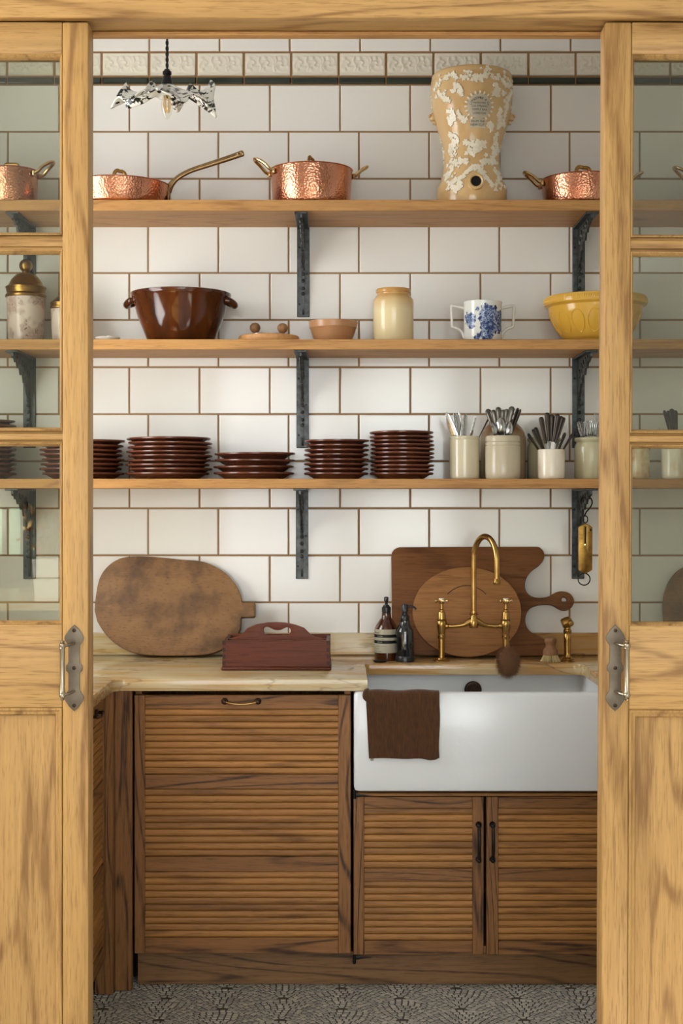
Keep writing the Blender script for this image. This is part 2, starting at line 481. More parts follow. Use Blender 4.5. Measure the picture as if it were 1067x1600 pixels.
def oldboard():
    t = NT('old_scarred_wood')
    v = t.coords((3, 10, 10), False)
    n = t.noise(v, 1.0, 5, 0.6)
    big = t.noise(t.coords((1, 1, 1), False), 7, 4, 0.6)
    scr = t.noise(t.coords((60, 60, 160), False), 1.0, 3, 0.6)
    c = t.ramp(n, [(0.3, lin(117, 82, 47)), (0.7, lin(152, 113, 70))])
    c = t.mix(t.ramp(big, [(0.45, (0, 0, 0)), (0.68, (1, 1, 1))]), c, lin(71, 50, 31))
    c = t.mix(t.ramp(scr, [(0.56, (0, 0, 0)), (0.7, (0.6, 0.6, 0.6))]), c, lin(77, 52, 31))
    t.l(c, t.b.inputs['Base Color']); t.set(Roughness=0.6)
    t.bump(t.math('ADD', t.math('MULTIPLY', scr, 1.0), n), 0.8, 0.003); return t.m
M['oldboard'] = oldboard()
def amber(name, col):
    t = NT(name); t.set(Base_Color=col, Roughness=0.06); t.b.inputs['Coat Weight'].default_value = 0.6; t.b.inputs['Coat Roughness'].default_value = 0.04; return t.m
M['amber'] = amber('amber_glass', lin(66, 30, 12))
M['darkglass'] = amber('black_glass', lin(22, 24, 24))
M['plastic'] = plain('black_plastic', lin(26, 27, 28), 0.32)
M['label'] = plain('cream_paper_label', lin(228, 220, 196), 0.6)
M['cloth'] = None
def clothm():
    t = NT('brown_ribbed_cotton'); n = t.noise(t.coords((1, 1, 0.2), False), 220, 3)
    t.l(t.ramp(n, [(0.3, lin(62, 36, 13)), (0.7, lin(86, 52, 21))]), t.b.inputs['Base Color'])
    t.set(Roughness=0.95); t.b.inputs['Sheen Weight'].default_value = 0.2; t.bump(n, 0.4, 0.001); return t.m
M['cloth'] = clothm()
M['bristle'] = plain('coconut_fibre', lin(112, 76, 48), 0.9)
M['palebristle'] = plain('pale_bristle', lin(206, 186, 134), 0.8)
M['porcelain'] = plain('porcelain_button', lin(234, 228, 212), 0.12)
M['cordblack'] = plain('black_braided_flex', lin(26, 24, 24), 0.8)
def shadem():
    t = NT('black_splattered_opal_glass')
    v = t.coords((1, 1, 1), False)
    n = t.noise(v, 48, 3, 0.6)
    m = t.ramp(n, [(0.525, (0, 0, 0)), (0.55, (1, 1, 1))])
    t.l(t.mix(m, lin(228, 226, 214), lin(34, 33, 30)), t.b.inputs['Base Color']); t.set(Roughness=0.12)
    t.b.inputs['Subsurface Weight'].default_value = 0.0; return t.m
M['shade'] = shadem()
def glassm(name, tint, ior=1.5, rough=0.0, trans=(1, 1, 1, 1)):
    t = NT(name); t.t.nodes.remove(t.b)
    tr = t.n('BsdfTransparent'); tr.inputs[0].default_value = tint
    gl = t.n('BsdfGlossy'); gl.inputs['Roughness'].default_value = rough
    mx = t.n('MixShader'); mx.inputs[0].default_value = 0.07
    if ior > 1.3:
        fr = t.n('Fresnel'); fr.inputs['IOR'].default_value = ior; t.l(fr.outputs[0], mx.inputs[0])
    t.l(tr.outputs[0], mx.inputs[1]); t.l(gl.outputs[0], mx.inputs[2])
    t.l(mx.outputs[0], t.out.inputs['Surface']); return t.m
M['glass'] = glassm('greenish_window_glass', (0.77, 0.79, 0.73, 1), 1.5)
M['bulb'] = glassm('clear_bulb_glass', (0.97, 0.96, 0.94, 1), 1.2)
M['filament'] = plain('gold_filament', lin(236, 200, 130), 0.4, 0.3)
def mosaic():
    t = NT('grey_stone_tesserae')
    g = t.n('NewGeometry')
    t.l(t.ramp(g.outputs['Random Per Island'], [(0.0, lin(136, 136, 134)), (0.5, lin(164, 162, 154)), (1.0, lin(192, 188, 174))]), t.b.inputs['Base Color'])
    t.set(Roughness=0.4); return t.m
M['mosaic'] = mosaic()
M['fgrout'] = plain('dark_floor_grout', lin(74, 69, 61), 0.95)
# ------------------------------------------------------------------ setting: pantry room
Y_DOOR = (0.64 - 1) * DIST           # front face of the sliding doors
TH = 0.062
LX, RX = -1.40, 1.40
struct('floor', B(-3.3, 3.3, -9.1, -1.72, -0.05, 0.0), M['kfloor'])
pf = struct('floor_pantry', B(LX, RX, -1.72, 0.06, -0.05, -0.0013), M['fgrout'])
def mosaic_bm():
    bm = NB(); Rr = 0.165; step = 0.0165; ln = 0.0180; g = 0.0036
    x0, x1, y0, y1 = -0.80, 0.95, -1.30, -0.50
    cs = [(i * 2 * Rr + (j % 2) * Rr, -1.6 + j * Rr / 2, j) for j in range(-1, 16) for i in range(-4, 5)]
    S_ = {(round(c[0], 4), c[2]) for c in cs}
    for cx, cy, j in cs:
        ov = [(cx - Rr, cy - Rr / 2), (cx + Rr, cy - Rr / 2), (cx, cy - Rr)]
        r = Rr - step / 2; k = 0
        while r > step * 0.6:
            n = max(5, int(2 * pi * r / ln)); off = rnd.random()
            for q in range(n):
                a = 2 * pi * (q + off) / n
                x, y = cx + r * cos(a), cy + r * sin(a)
                if not (x0 < x < x1 and y0 < y < y1): continue
                if any((x - ox) ** 2 + (y - oy) ** 2 < (Rr - .0095) ** 2 for ox, oy in ov): continue
                da = (ln - g) / 2 / r; dr = (step - g) / 2
                da = min(da, pi / n * 0.92)
                top = rnd.uniform(-0.0003, 0.0004); vs = []
                for rr, aa in ((r - dr, a - da), (r - dr, a + da), (r + dr, a + da), (r + dr, a - da)):
                    vs.append((cx + rr * cos(aa), cy + rr * sin(aa)))
                mx = sum(v[0] for v in vs) / 4; my = sum(v[1] for v in vs) / 4
                lo = [bm.verts.new((*v, -0.0016)) for v in vs]
                hi = [bm.verts.new((mx + (v[0] - mx) * 0.9, my + (v[1] - my) * 0.9, top)) for v in vs]
                bm.faces.new(hi)
                for i in range(4): bm.faces.new((lo[i], lo[(i + 1) % 4], hi[(i + 1) % 4], hi[i]))
            r -= step; k += 1
    return bm
mk('mosaic_stones', mosaic_bm(), M['mosaic'], pf, kind='stuff')
struct('ceiling', B(-3.3, 3.3, -9.1, 0.1, 3.02, 3.08), M['plaster'])
def pantry_left():
    bm = NB(); p, q = Y_DOOR + 0.095, 0.06
    for y0, y1, z0, z1 in ((p, -1.43, 0, 3.02), (-.53, q, 0, 3.02), (-1.43, -.53, 0, 1.2), (-1.43, -.53, 2.7, 3.02)): box(bm, LX - .05, LX, y0, y1, z0, z1)
    return bm
struct('wall_left', pantry_left(), M['plaster'])
struct('wall_right', B(RX, RX + 0.05, Y_DOOR + 0.095, 0.06, 0, 3.02), M['plaster'])

# tiled back wall: recessed grout bed, every tile its own piece
wb = struct('wall_back', B(LX, RX, -0.0062, 0.07, 0, 3.02), M['grout'])
PXT = 109.5
def tile_mesh(wd, ht, d=0.010, bev=0.0022):
    bm = NB()
    loft(bm, [[(x * wd / 2, 0.004 + 0, z * ht / 2) for x, z in ((-1, -1), (1, -1), (1, 1), (-1, 1))],
              [(x * wd / 2, -d + 0.004 + bev, z * ht / 2) for x, z in ((-1, -1), (1, -1), (1, 1), (-1, 1))],
              [(x * (wd / 2 - bev * 0.4), -d + 0.004 + bev * 0.3, z * (ht / 2 - bev * 0.4)) for x, z in ((-1, -1), (1, -1), (1, 1), (-1, 1))],
              [(x * (wd / 2 - bev), -d + 0.004, z * (ht / 2 - bev)) for x, z in ((-1, -1), (1, -1), (1, 1), (-1, 1))]], cap1=True)
    return bm
tile_me = finish(tile_mesh(PXT * S - 0.0052, 73.4 * S - 0.0052), 'tile', 12); tile_me.materials.append(M['tile'])
def lay(name, me, mat, xs, zs):
    for z in zs:
        for x in xs:
            mk(name, me, mat, wb, loc=(x + rnd.uniform(-.0004, .0004), -0.004 + rnd.uniform(-.0005, .0005), z + rnd.uniform(-.0003, .0003)),
               rot=(rnd.uniform(-.004, .004), 0, rnd.uniform(-.004, .004)))
def wx(px): return (px - 533.5) * S
def wz(py): return EYE + (779 - py) * S
for n in range(12):
    x0 = 421.8 if n % 2 == 0 else 451.2
    xs = [wx(x0 + PXT * (k + 0.5)) for k in range(-11, 9)]
    xs = [x for x in xs if LX + 0.10 < x < RX - 0.10]
    lay('tile', tile_me, M['tile'], xs, [wz(133.6 + 73.4 * (n + 0.5))])
xs = [wx(453 + PXT * (k + 0.5)) for k in range(-11, 9)]
lay('tile', tile_me, M['tile'], [x for x in xs if LX + .1 < x < RX - .1], [wz(82.4 - 36.7)])
FP = 73.9
def frieze_bm(wd, ht):
    bm = NB(); nx, nz = 64, 30
    def hgt(u, v):
        x = u * 2 - 1; z = v * 2 - 1
        if abs(z) > 0.74: return 0.0022 if abs(z) > 0.86 else 0.0006
        h = 0
        for c, ph in ((-0.62, 0), (0.62, 1.2), (0.0, 0.5)):     # acanthus scrolls
            dx, dz = (x - c) * 2.0, z * 1.1
            rr = sqrt(dx * dx + dz * dz); th = atan2(dz, dx)
            h = max(h, max(0, cos(rr * 11 - th * 2 + ph)) * max(0, 1 - rr * 0.95))
            h = max(h, max(0, cos(th * 3 + ph)) ** 3 * max(0, 1 - abs(rr - 0.6) * 3.2))
        h = max(h, max(0, 1 - abs(abs(x) - 0.33 - 0.06 * sin(z * 5)) * 18) * (abs(z) < 0.66))
        return 0.0035 * h
    rows = []
    for j in range(nz + 1):
        rows.append([bm.verts.new(((i / nx - .5) * wd, -0.006 - hgt(i / nx, j / nz) if 0 < i < nx and 0 < j < nz else 0.002, (j / nz - .5) * ht)) for i in range(nx + 1)])
    for a, b in zip(rows, rows[1:]):
        for i in range(nx): bm.faces.new((a[i], a[i + 1], b[i + 1], b[i]))
    return bm
fr_me = finish(frieze_bm(FP * S - 0.005, 37.6 * S - 0.004), 'relief_tile', 70); fr_me.materials.append(M['frieze'])
li_me = finish(tile_mesh(FP * S - 0.005, 11.4 * S - 0.004, 0.014, 0.004), 'liner_tile', 12); li_me.materials.append(M['liner'])
xs = [wx(381.4 + FP * (k + .5)) for k in range(-15, 14)]
xs = [x for x in xs if LX + .07 < x < RX - .07]
lay('relief_tile', fr_me, M['frieze'], xs, [wz(101.8)])
lay('liner_tile', li_me, M['liner'], xs, [wz(127.4)])

# ------------------------------------------------------------------ door wall, head, kitchen behind the camera
HEADZ = Z(33, Y_DOOR)
def wf():
    bm = NB()
    box(bm, -3.3, -1.2, Y_DOOR - 0.02, Y_DOOR + 0.09, 0, 3.02)
    box(bm, 1.2, 3.3, Y_DOOR - 0.02, Y_DOOR + 0.09, 0, 3.02)
    box(bm, -1.2, 1.2, Y_DOOR - 0.02, Y_DOOR + 0.09, HEADZ + 0.16, 3.02)
    return bm
struct('wall_front', wf(), M['plaster'])
hd = struct('trim_1', B(-1.3, 1.3, Y_DOOR - 0.022, Y_DOOR + 0.002, HEADZ, HEADZ + 0.17, 0.003), M['doorX'])
mk('track_board', B(-1.3, 1.3, Y_DOOR + 0.003, Y_DOOR + 0.095, HEADZ + 0.004, HEADZ + 0.06, 0.002), M['doorX'], hd)
mk('track_bead', B(-1.3, 1.3, Y_DOOR + 0.072, Y_DOOR + 0.10, HEADZ - 0.006, HEADZ + 0.003, 0.002), M['shelfX'], hd)

def holed_wall(axis, pos, th, a0, a1, holes):
    """wall with rectangular openings; axis 'y': wall in the xz plane at y=pos"""
    bm = NB(); cur = a0
    def bx(p, q, z0, z1):
        if axis == 'y': box(bm, p, q, pos, pos + th, z0, z1)
        else: box(bm, pos, pos + th, p, q, z0, z1)
    for h0, h1, z0, z1 in sorted(holes):
        bx(cur, h0, 0, 3.02); bx(h0, h1, 0, z0); bx(h0, h1, z1, 3.02); cur = h1
    bx(cur, a1, 0, 3.02); return bm
struct('wall_kitchen_back', holed_wall('y', -9.0, -0.0 - 0.10, -3.3, 3.3, [(-2.62, -2.30, .95, 1.39), (-1.56, -0.04, 0.4, 2.9), (0.15, 1.10, 0.78, 2.78), (1.25, 2.06, 0.4, 2.9)]), M['plaster'])
struct('wall_kitchen_left', holed_wall('x', -3.2, -0.1, -9.1, Y_DOOR, [(-3.9, -2.4, 1.7, 2.7)]), M['plaster'])
struct('wall_kitchen_right', B(3.2, 3.3, -9.1, Y_DOOR, 0, 3.02), M['plaster'])
def win(name, axis, pos, a0, a1, z0, z1, nv, nh):
    bm = NB(); t = 0.022
    def bx(p, q, u, v):
        if axis == 'y': box(bm, p, q, pos - 0.02, pos + 0.02, u, v)
        else: box(bm, pos - 0.02, pos + 0.02, p, q, u, v)
    bx(a0, a0 + .05, z0, z1); bx(a1 - .05, a1, z0, z1); bx(a0, a1, z0, z0 + .05); bx(a0, a1, z1 - .05, z1)
    for i in range(1, nv): c = a0 + (a1 - a0) * i / nv; bx(c - t, c + t, z0, z1)
    for i in range(1, nh): c = z0 + (z1 - z0) * i / nh; bx(a0, a1, c - t, c + t)
    return struct(name, bm, plain(name + '_paint', lin(222, 218, 208), 0.5))
win('window_1', 'y', -8.97, -1.56, -0.04, 0.4, 2.9, 2, 3)
win('window_4', 'y', -8.97, 1.25, 2.06, 0.4, 2.9, 1, 3)
win('window_5', 'y', -8.97, -2.62, -2.30, .95, 1.39, 2, 1)
win('window_2', 'y', -8.97, 0.15, 1.10, 0.78, 2.78, 2, 3)
win('window_3', 'x', -3.17, -3.9, -2.4, 1.7, 2.7, 1, 1)

win('window_6', 'x', -1.425, -1.43, -.53, 1.2, 2.7, 1, 2)

# ------------------------------------------------------------------ sliding doors
def make_door(name, sgn):
    """sgn -1: left leaf, +1: right leaf; local x runs from the meeting edge outwards"""
    s = S * 0.64
    xe = (138 - 533.5) * s if sgn < 0 else (943 - 533.5) * s
    root = empty(name, (xe, Y_DOOR, 0)); root['kind'] = 'structure'
    W, sw = 0.62, 0.0556
    zt = HEADZ - 0.0015
    py = lambda p: EYE + (779 - p) * s
    d = 0 if sgn < 0 else 3.0
    z_top0, z_lock1, z_lock0 = py(84), py(976 + d * .5), py(1106 + d)
    zb = 0.012
    def bx(n, a, b, z0, z1, mat, y0=0, y1=TH, bev=0.002, seg=2):
        return mk(n, B(sgn * a, sgn * b, y0, y1, z0, z1, bev, seg), mat, root)
    bx('stile', 0, sw, zb, zt, M['doorZ'], bev=0.004)
    bx('stile', W - sw, W, zb, zt, M['doorZ'])
    bx('rail', sw + .0004, W - sw - .0004, z_top0, zt, M['doorX'], 0.001, TH - .001)
    bx('rail', sw + .0004, W - sw - .0004, z_lock0, z_lock1, M['doorX'], 0.001, TH - .001)
    bx('rail', sw + .0004, W - sw - .0004, zb, 0.19, M['doorX'], 0.001, TH - .001)
    m1 = (py(390 + d), py(367 + d)); m2 = (py(691.5 + d), py(673 + d))
    def ring(n, a, b, z0, z1, prof, mat):
        bm = NB()
        loft(bm, [[(sgn * (a + t), y, z0 + t), (sgn * (b - t), y, z0 + t), (sgn * (b - t), y, z1 - t), (sgn * (a + t), y, z1 - t)] and
                  [(sgn * (a + t), y, z0 + t), (sgn * (b - t), y, z0 + t), (sgn * (b - t), y, z1 - t), (sgn * (a + t), y, z1 - t)] for t, y in prof])
        return mk(n, bm, mat, root, ang=25)
    for z0, z1 in (m1, m2):
        bm = NB(); h = (z1 - z0) / 2; c = (z0 + z1) / 2
        sec = [(0.02, h), (0.011, h), (0.009, h * .62), (0.003, h * .5), (0.0015, h * .2), (0.0015, -h * .2), (0.003, -h * .5), (0.009, -h * .62), (0.011, -h), (0.02, -h), (0.045, -h * .6), (0.045, h * .6)]
        loft(bm, [[(sgn * x, y, c + z) for y, z in sec] for x in (sw - 0.002, W - sw + 0.002)], cap0=True, cap1=True)
        mk('glazing_bar', bm, M['doorX'], root, ang=25)
    for z0, z1 in ((m1[1], z_top0), (m2[1], m1[0]), (z_lock1, m2[0])):
        ring('glazing_bead', sw, W - sw, z0, z1, [(0, 0.0015), (0.0018, 0.0005), (0.004, 0.004), (0.0075, 0.013), (0.0075, 0.021), (0, 0.021)], M['doorZ'])
        mk('glass_pane', B(sgn * (sw + .002), sgn * (W - sw - .002), 0.0215, 0.0255, z0 + .002, z1 - .002), M['glass'], root)
    ring('panel_moulding', sw, W - sw, 0.19, z_lock0, [(0, 0.0015), (0.001, -0.001), (0.005, -0.0005), (0.008, 0.003), (0.0095, 0.004), (0.014, 0.005), (0.0175, 0.012), (0.018, 0.017), (0.0, 0.017)], M['doorZ'])
    mk('panel', B(sgn * (sw - .01), sgn * (W - sw + .01), 0.0155, 0.04, 0.18, z_lock0 + .008), M['doorZ'], root)
    # pull handle on a shaped backplate
    hx = abs((116 - 138)) * s if sgn < 0 else (962 - 943) * s
    ph = empty('pull_handle', (sgn * hx, 0, py(1043.5)), parent=root)
    half = [(0, 67.5), (5, 63), (8, 60), (14, 50.5), (15.2, 46), (13.5, 42), (11, 38), (9, 35), (9, 9), (10, 6.5), (12.5, 4.5), (13, 0)]
    half += [(a, -b) for a, b in half[::-1][1:]]
    right = [(a * s, b * s) for a, b in half]
    out = right + [(-a, b) for a, b in right[::-1][1:-1]]
    mk('backplate', PR([out], 0.003, 0.0006, y0=-0.0032), M['pewter'], ph)
    for z in (58.5, 0, -58.5):
        mk('screw', LA([(0, 0), (0.0042, 0), (0.0038, 0.0012), (0.0012, 0.0016), (0.0009, 0.0006), (0, 0.0006)], 14, Matrix.Translation((0, -0.0032, z * s)) @ Matrix.Rotation(pi / 2, 4, 'X')), M['bronze'], ph)
    gx, gy = sgn * 0.0162, -0.045
    for z in (39, -36):
        mk('arm', TU(spline([(0, -0.003, z * s), (0.1 * gx, -0.03, z * s), (0.5 * gx, -0.043, (z - 1) * s), (gx, gy, (z - 1) * s)], 5), 0.0032, seg=8), M['pewterbright'], ph)
    k = s
    prof = [(0, -47 * k), (2.5 * k, -46 * k), (3.6 * k, -44 * k), (2.4 * k, -42.5 * k), (4.6 * k, -41 * k), (5.4 * k, -38 * k), (4.4 * k, -35.5 * k), (4.9 * k, -34 * k), (4.0 * k, -32 * k),
            (3.8 * k, 0), (4.0 * k, 32 * k), (4.9 * k, 34 * k), (4.4 * k, 35.5 * k), (5.4 * k, 38 * k), (4.6 * k, 41 * k), (2.4 * k, 42.5 * k), (3.6 * k, 44 * k), (2.5 * k, 46 * k), (0, 47 * k)]
    mk('grip', LA(prof, 18), M['pewterbright'], ph, loc=(gx, gy, 0))
    return root
make_door('door_1', -1)
dr = make_door('door_2', 1)
dr.rotation_euler = (0, 0.0042, 0)
dr.location.x += -EYE * 0.0042

# ------------------------------------------------------------------ shelves and brackets
SHZ = [(Z(312, -0.28), Z(329, -0.28)), (Z(530, -0.28), Z(546, -0.28)), (Z(748, -0.28), Z(763, -0.28))]
for i, (zt, zb) in enumerate(SHZ):
    lab = ['thick oak plank shelf highest up carrying the copper pans', 'thick oak plank shelf in the middle carrying the bowls and the blue cup', 'lowest thick oak plank shelf carrying the plate stacks and cutlery crocks'][i]
    tag(mk('shelf', B(LX + .002, RX - .002, -0.28, -0.0075, 0, zt - zb, 0.0015), M['shelfX'], loc=(0, 0, zb)), lab, 'shelf', 'oak wall shelves')
L0 = 0.297
def make_bracket():
    root = empty('shelf_bracket')
    mk('back_plate', B(-0.0205, 0.0205, -0.007, 0, -L0, 0, 0.0015), M['iron'], root)
    mk('arm_plate', B(-0.0205, 0.0205, -0.258, -0.007, -0.007, 0, 0.0015), M['iron'], root)
    pr = [(-0.007, -0.007), (-0.25, -0.007), (-0.25, -0.018), (-0.24, -0.024), (-0.225, -0.02), (-0.21, -0.034), (-0.19, -0.03), (-0.175, -0.05), (-0.15, -0.046), (-0.135, -0.068), (-0.105, -0.064), (-0.09, -0.09),
          (-0.062, -0.09), (-0.05, -0.115), (-0.03, -0.13), (-0.021, -0.16), (-0.018, -0.20), (-0.017, -0.26), (-0.013, -0.283), (-0.007, -0.29)]
    bm = NB(); loft(bm, [[(x, y, z) for y, z in pr] for x in (-0.0035, 0.0035)], cap0=True, cap1=True)
    mk('web', bm, M['iron'], root)
    bm = NB()
    for z in (-0.058, -0.075, -0.118, -0.14, -0.158, -0.18, -0.205, -0.222):
        y = -0.007 - (0.10 if z > -.07 else 0.075 if z > -.1 else 0.03 if z > -.13 else 0.017)
        lathe(bm, [(0, -.0065), (.0046, -.0046), (.0065, 0), (.0046, .0046), (0, .0065)], 10, Matrix.Translation((0, y, z)))
    for y, z, r in ((-0.20, -0.02, .010), (-0.165, -0.027, .013), (-0.125, -0.034, .016), (-0.082, -0.042, .019), (-0.05, -0.06, .018)):      # scrolls cast on both faces of the web
        pts = [(0, y + r * (1 - t / 14) * cos(t * .75), z + r * (1 - t / 14) * sin(t * .75)) for t in range(12)]
        for sx in (-1, 1): tube(bm, [(sx * .0045, p[1], p[2]) for p in pts], .0026, seg=6)
    mk('cast_ornament', bm, M['iron'], root, kind='stuff')
    for x, z in ((-.013, -.068), (.012, -.155), (-.013, -.255)):
        mk('screw', LA([(0, 0), (.0038, 0), (.0038, .001), (0, .0012)], 12, Matrix.Translation((x, -.007, z)) @ Matrix.Rotation(pi / 2, 4, 'X')), M['black'], root)
    return root
br0 = make_bracket(); first = True
side = ['leftmost', 'middle', 'rightmost']; lev = ['the copper pan shelf', 'the bowl shelf', 'the plate and cutlery shelf']
for j, (zt, zb) in enumerate(SHZ):
    for i, px in enumerate((47.5, (474, 473, 472)[j], (903, 902.5, 902)[j])):
        o = br0 if first else copy_tree(br0); first = False
        o.location = (wx(px), -0.0085, zb)
        tag(o, f'{side[i]} black cast iron bracket under {lev[j]}', 'bracket', 'cast iron shelf brackets')

# ------------------------------------------------------------------ base cabinets
YF = (3.12 / 3.6 - 1) * DIST          # face of the cabinet doors
YP = (3.155 / 3.6 - 1) * DIST         # recessed kickboard
CT = 0.8954; CB = CT - 0.0345; YC = (0.861 - 1) * DIST
def slat_bm(x0, x1, h):
    """one reeded strip, rounded like a shallow louvre"""
    bm = NB(); sec = [(0.012, -h / 2), (0.0036, -h / 2), (0.0008, -h * .44), (-0.0004, -h * .34), (-0.0010, -h * .1), (-0.0006, h * .15), (0.0004, h * .33), (0.0016, h * .43), (0.0042, h / 2), (0.012, h / 2)]
    loft(bm, [[(x, y, z) for y, z in sec] for x in (x0, x1)], cap0=True, cap1=True); return bm
def louvre_door(parent, name, w, zb, zt, stl, str_, bands, handle=None):
    """local origin at lower left of the door's front; bands: ('rail'|'slats', z0, z1, n) bottom to top"""
    d = empty(name, parent=parent)
    mk('stile', B(0, stl, 0, .022, 0, zt - zb, .0015), M['railZ'], d)
    mk('stile', B(w - str_, w, 0, .022, 0, zt - zb, .0015), M['railZ'], d)
    cache = {}
    for kind, a, b, n in bands:
        if kind == 'rail':
            mk('rail', B(stl + .0003, w - str_ - .0003, 0.0005, .021, a + .0004, b - .0004, .001), M['railX'], d)
        else:
            h = (b - a) / n; key = round(h, 5)
            if key not in cache: cache[key] = finish(slat_bm(stl + .0003, w - str_ - .0003, h - .0006), 'slat', 30)
            for i in range(n): mk('slat', cache[key], M['cabX'], d, loc=(0, 0.004, a + h * (i + .5)))
    return d
zf = lambda p: Z(p, YF)
xf = lambda p: X(p, YF)
# main louvred cabinet beside the sink
xl, xr, zb, zt = xf(210), xf(548), zf(1490), zf(1086)
cab = thing('base_cabinet', 'wide brown oak base cabinet with one tall louvred front under the cutlery tray', 'cabinet', (xl, YF, 0))
bd = lambda a, b, k, n=0, z=zb: (k, zf(b) - z, zf(a) - z, n)
d = louvre_door(cab, 'louvred_door', xr - xl, zb, zt, .030, .036,
    [bd(1465, 1490, 'rail'), bd(1362, 1465, 'slats', 10), bd(1338.5, 1362, 'rail'), bd(1233, 1338.5, 'slats', 10), bd(1210, 1233, 'rail'), bd(1108, 1210, 'slats', 10), bd(1086, 1108, 'rail')])
d.location = (0, 0, zb)
def carcass(x0, x1, y0, y1, z0, z1):
    bm = NB(); t = .018
    box(bm, x0, x0 + t, y0, y1, z0, z1); box(bm, x1 - t, x1, y0, y1, z0, z1); box(bm, x0 + t, x1 - t, y0, y1, z0, z0 + t); box(bm, x0 + t, x1 - t, y1 - t, y1, z0 + t, z1)
    return bm
mk('carcass', carcass(0, xr - xl, .0235, .58, zb, CB - .002), M['cabZ'], cab)
def bar_handle():
    bm = NB()
    return bm
hx0, hx1, hz = xf(351) - xl, xf(403) - xl, zf(1095.5) - zb
hd_ = empty('drawer_handle', parent=cab)
hd_.location = (0, 0, zb)
for x in (hx0, hx1):
    bm = NB()
    lathe(bm, [(0, 0), (.0085, 0), (.0098, .003), (.0085, .006), (.0045, .008), (.0045, .016), (.006, .019), (.005, .023), (0, .025)], 18, Matrix.Translation((x, 0, hz)) @ Matrix.Rotation(pi / 2, 4, 'X'))
    mk('rosette', bm, M['bronze'], hd_)
mk('bar', TU(spline([(hx0 + .003, -.019, hz), (hx0 + .02, -.022, hz - .004), ((hx0 + hx1) / 2, -.023, hz - .006), (hx1 - .02, -.022, hz - .004), (hx1 - .003, -.019, hz)], 6), [.0032] * 25, seg=10), M['dbrass'], hd_)

# sink cabinet with two louvred doors
sl, sm0, sm1, sr = xf(552.5), xf(755.5), xf(760), xf(963)
zb2, zt2 = zf(1492), zf(1245)
scab = thing('sink_cabinet', 'low brown oak cabinet with two louvred doors under the white sink', 'cabinet', (sl, YF, 0))
bd2 = lambda a, b, k, n=0: bd(a, b, k, n, zb2)
for nm, a, b, st0, st1 in (('louvred_door', sl, sm0, .030, .032), ('louvred_door', sm1, sr, .034, .030)):
    d = louvre_door(scab, nm, b - a, zb2, zt2, st0, st1, [bd2(1470, 1492, 'rail'), bd2(1377, 1470, 'slats', 9), bd2(1357, 1377, 'rail'), bd2(1263, 1357, 'slats', 9), bd2(1245, 1263, 'rail')])
    d.location = (a - sl, 0, zb2)
mk('carcass', carcass(0, sr - sl, .0235, .58, zb2, zf(1241)), M['cabZ'], scab)
mk('top_rail', B(0, sr - sl, -.001, .023, zf(1244), zf(1239.5), .001), M['cabX'], scab)
for px in (747.5, 769):
    bm = NB(); z0, z1 = zf(1342), zf(1288); x = xf(px) - sl
    for z in (z0, z1):
        lathe(bm, [(0, 0), (.008, 0), (.0088, .002), (.006, .005), (.004, .014), (.0066, .019), (.0066, .023), (.003, .027), (0, .0275)], 16, Matrix.Translation((x, 0, z)) @ Matrix.Rotation(pi / 2, 4, 'X'))
    pts = spline([(x, -.021, z0), (x, -.026, z0 + .012), (x, -.031, (z0 + z1) / 2), (x, -.026, z1 - .012), (x, -.021, z1)], 6)
    tube(bm, pts, [.0034 + .0016 * sin(pi * i / (len(pts) - 1)) for i in range(len(pts))], seg=10)
    mk('bow_handle', bm, M['black'], scab)
for py_ in (1242.5, 1496):                                   # black pintle hinges with pointed straps
    z = zf(py_); sg = 1 if py_ < 1300 else -1
    bm = NB()
    prism(bm, [[(.000, z - .004), (.002, z + .004), (.012, z + .0055), (.020, z + .0035), (.034, z + .0022), (.050, z + .001), (.052, z), (.034, z - .0012), (.02, z - .003), (.010, z - .0055)]], .0022, .0004, y0=-.0045)
    tube(bm, [(.002, -.006, z - .009), (.002, -.006, z + .009)], .0046, seg=12)
    lathe(bm, [(0, -.006), (.004, -.005), (.0056, 0), (.004, .005), (0, .007)], 12, Matrix.Translation((.002, -.006, z + sg * .011)))
    mk('hinge', bm, M['black'], scab, label='black pintle hinge with pointed strap')
tag(mk('kickboard', B(X(215, YP), 1.19, YP, YP + .02, .0015, zb - .006, .001), M['kick'], loc=(0, 0, 0)), 'long oak kickboard at the floor below both louvred cabinets', 'kickboard')

# corner post and left-hand run
post = thing('corner_post', 'two-step vertical grained oak filler in the inside corner of the cabinets', 'cabinet filler', (X(180, YF), YF, 0))
p0 = X(176, YF); xq = X(207, YF)
mk('front_board', B(0, xq - X(180, YF), -.010, .012, .0015, CB - .001, .0015), M['railZ'], post)
mk('side_board', B(-.052, -.0004, -.040, -.018, .0015, CB - .001, .0015), M['railZ'], post)
mk('filler_strip', B(-.021, -.0004, -.0175, .012, .0015, CB - .001, .001), M['railZ'], post)
XL = -0.668
lc = thing('base_cabinet', 'brown oak cabinet with a louvred front running along the pantry side towards the door', 'cabinet', (XL, YF - .042, 0), rot=(0, 0, 0))
dl = louvre_door(lc, 'louvred_door', .60, zb, zt, .03, .036, [bd(1465, 1490, 'rail'), bd(1362, 1465, 'slats', 10), bd(1338.5, 1362, 'rail'), bd(1233, 1338.5, 'slats', 10), bd(1210, 1233, 'rail'), bd(1108, 1210, 'slats', 10), bd(1086, 1108, 'rail')])
dl.rotation_euler = (0, 0, pi / 2); dl.location = (0, -.602, zb)
mk('carcass', carcass(-.60, -.0235, -.602, -.002, zb, CB - .002), M['cabZ'], lc)
mk('kickboard', B(-.07, -.055, -.602, -.002, .0015, zb - .006), M['kick'], lc)
bm = NB()
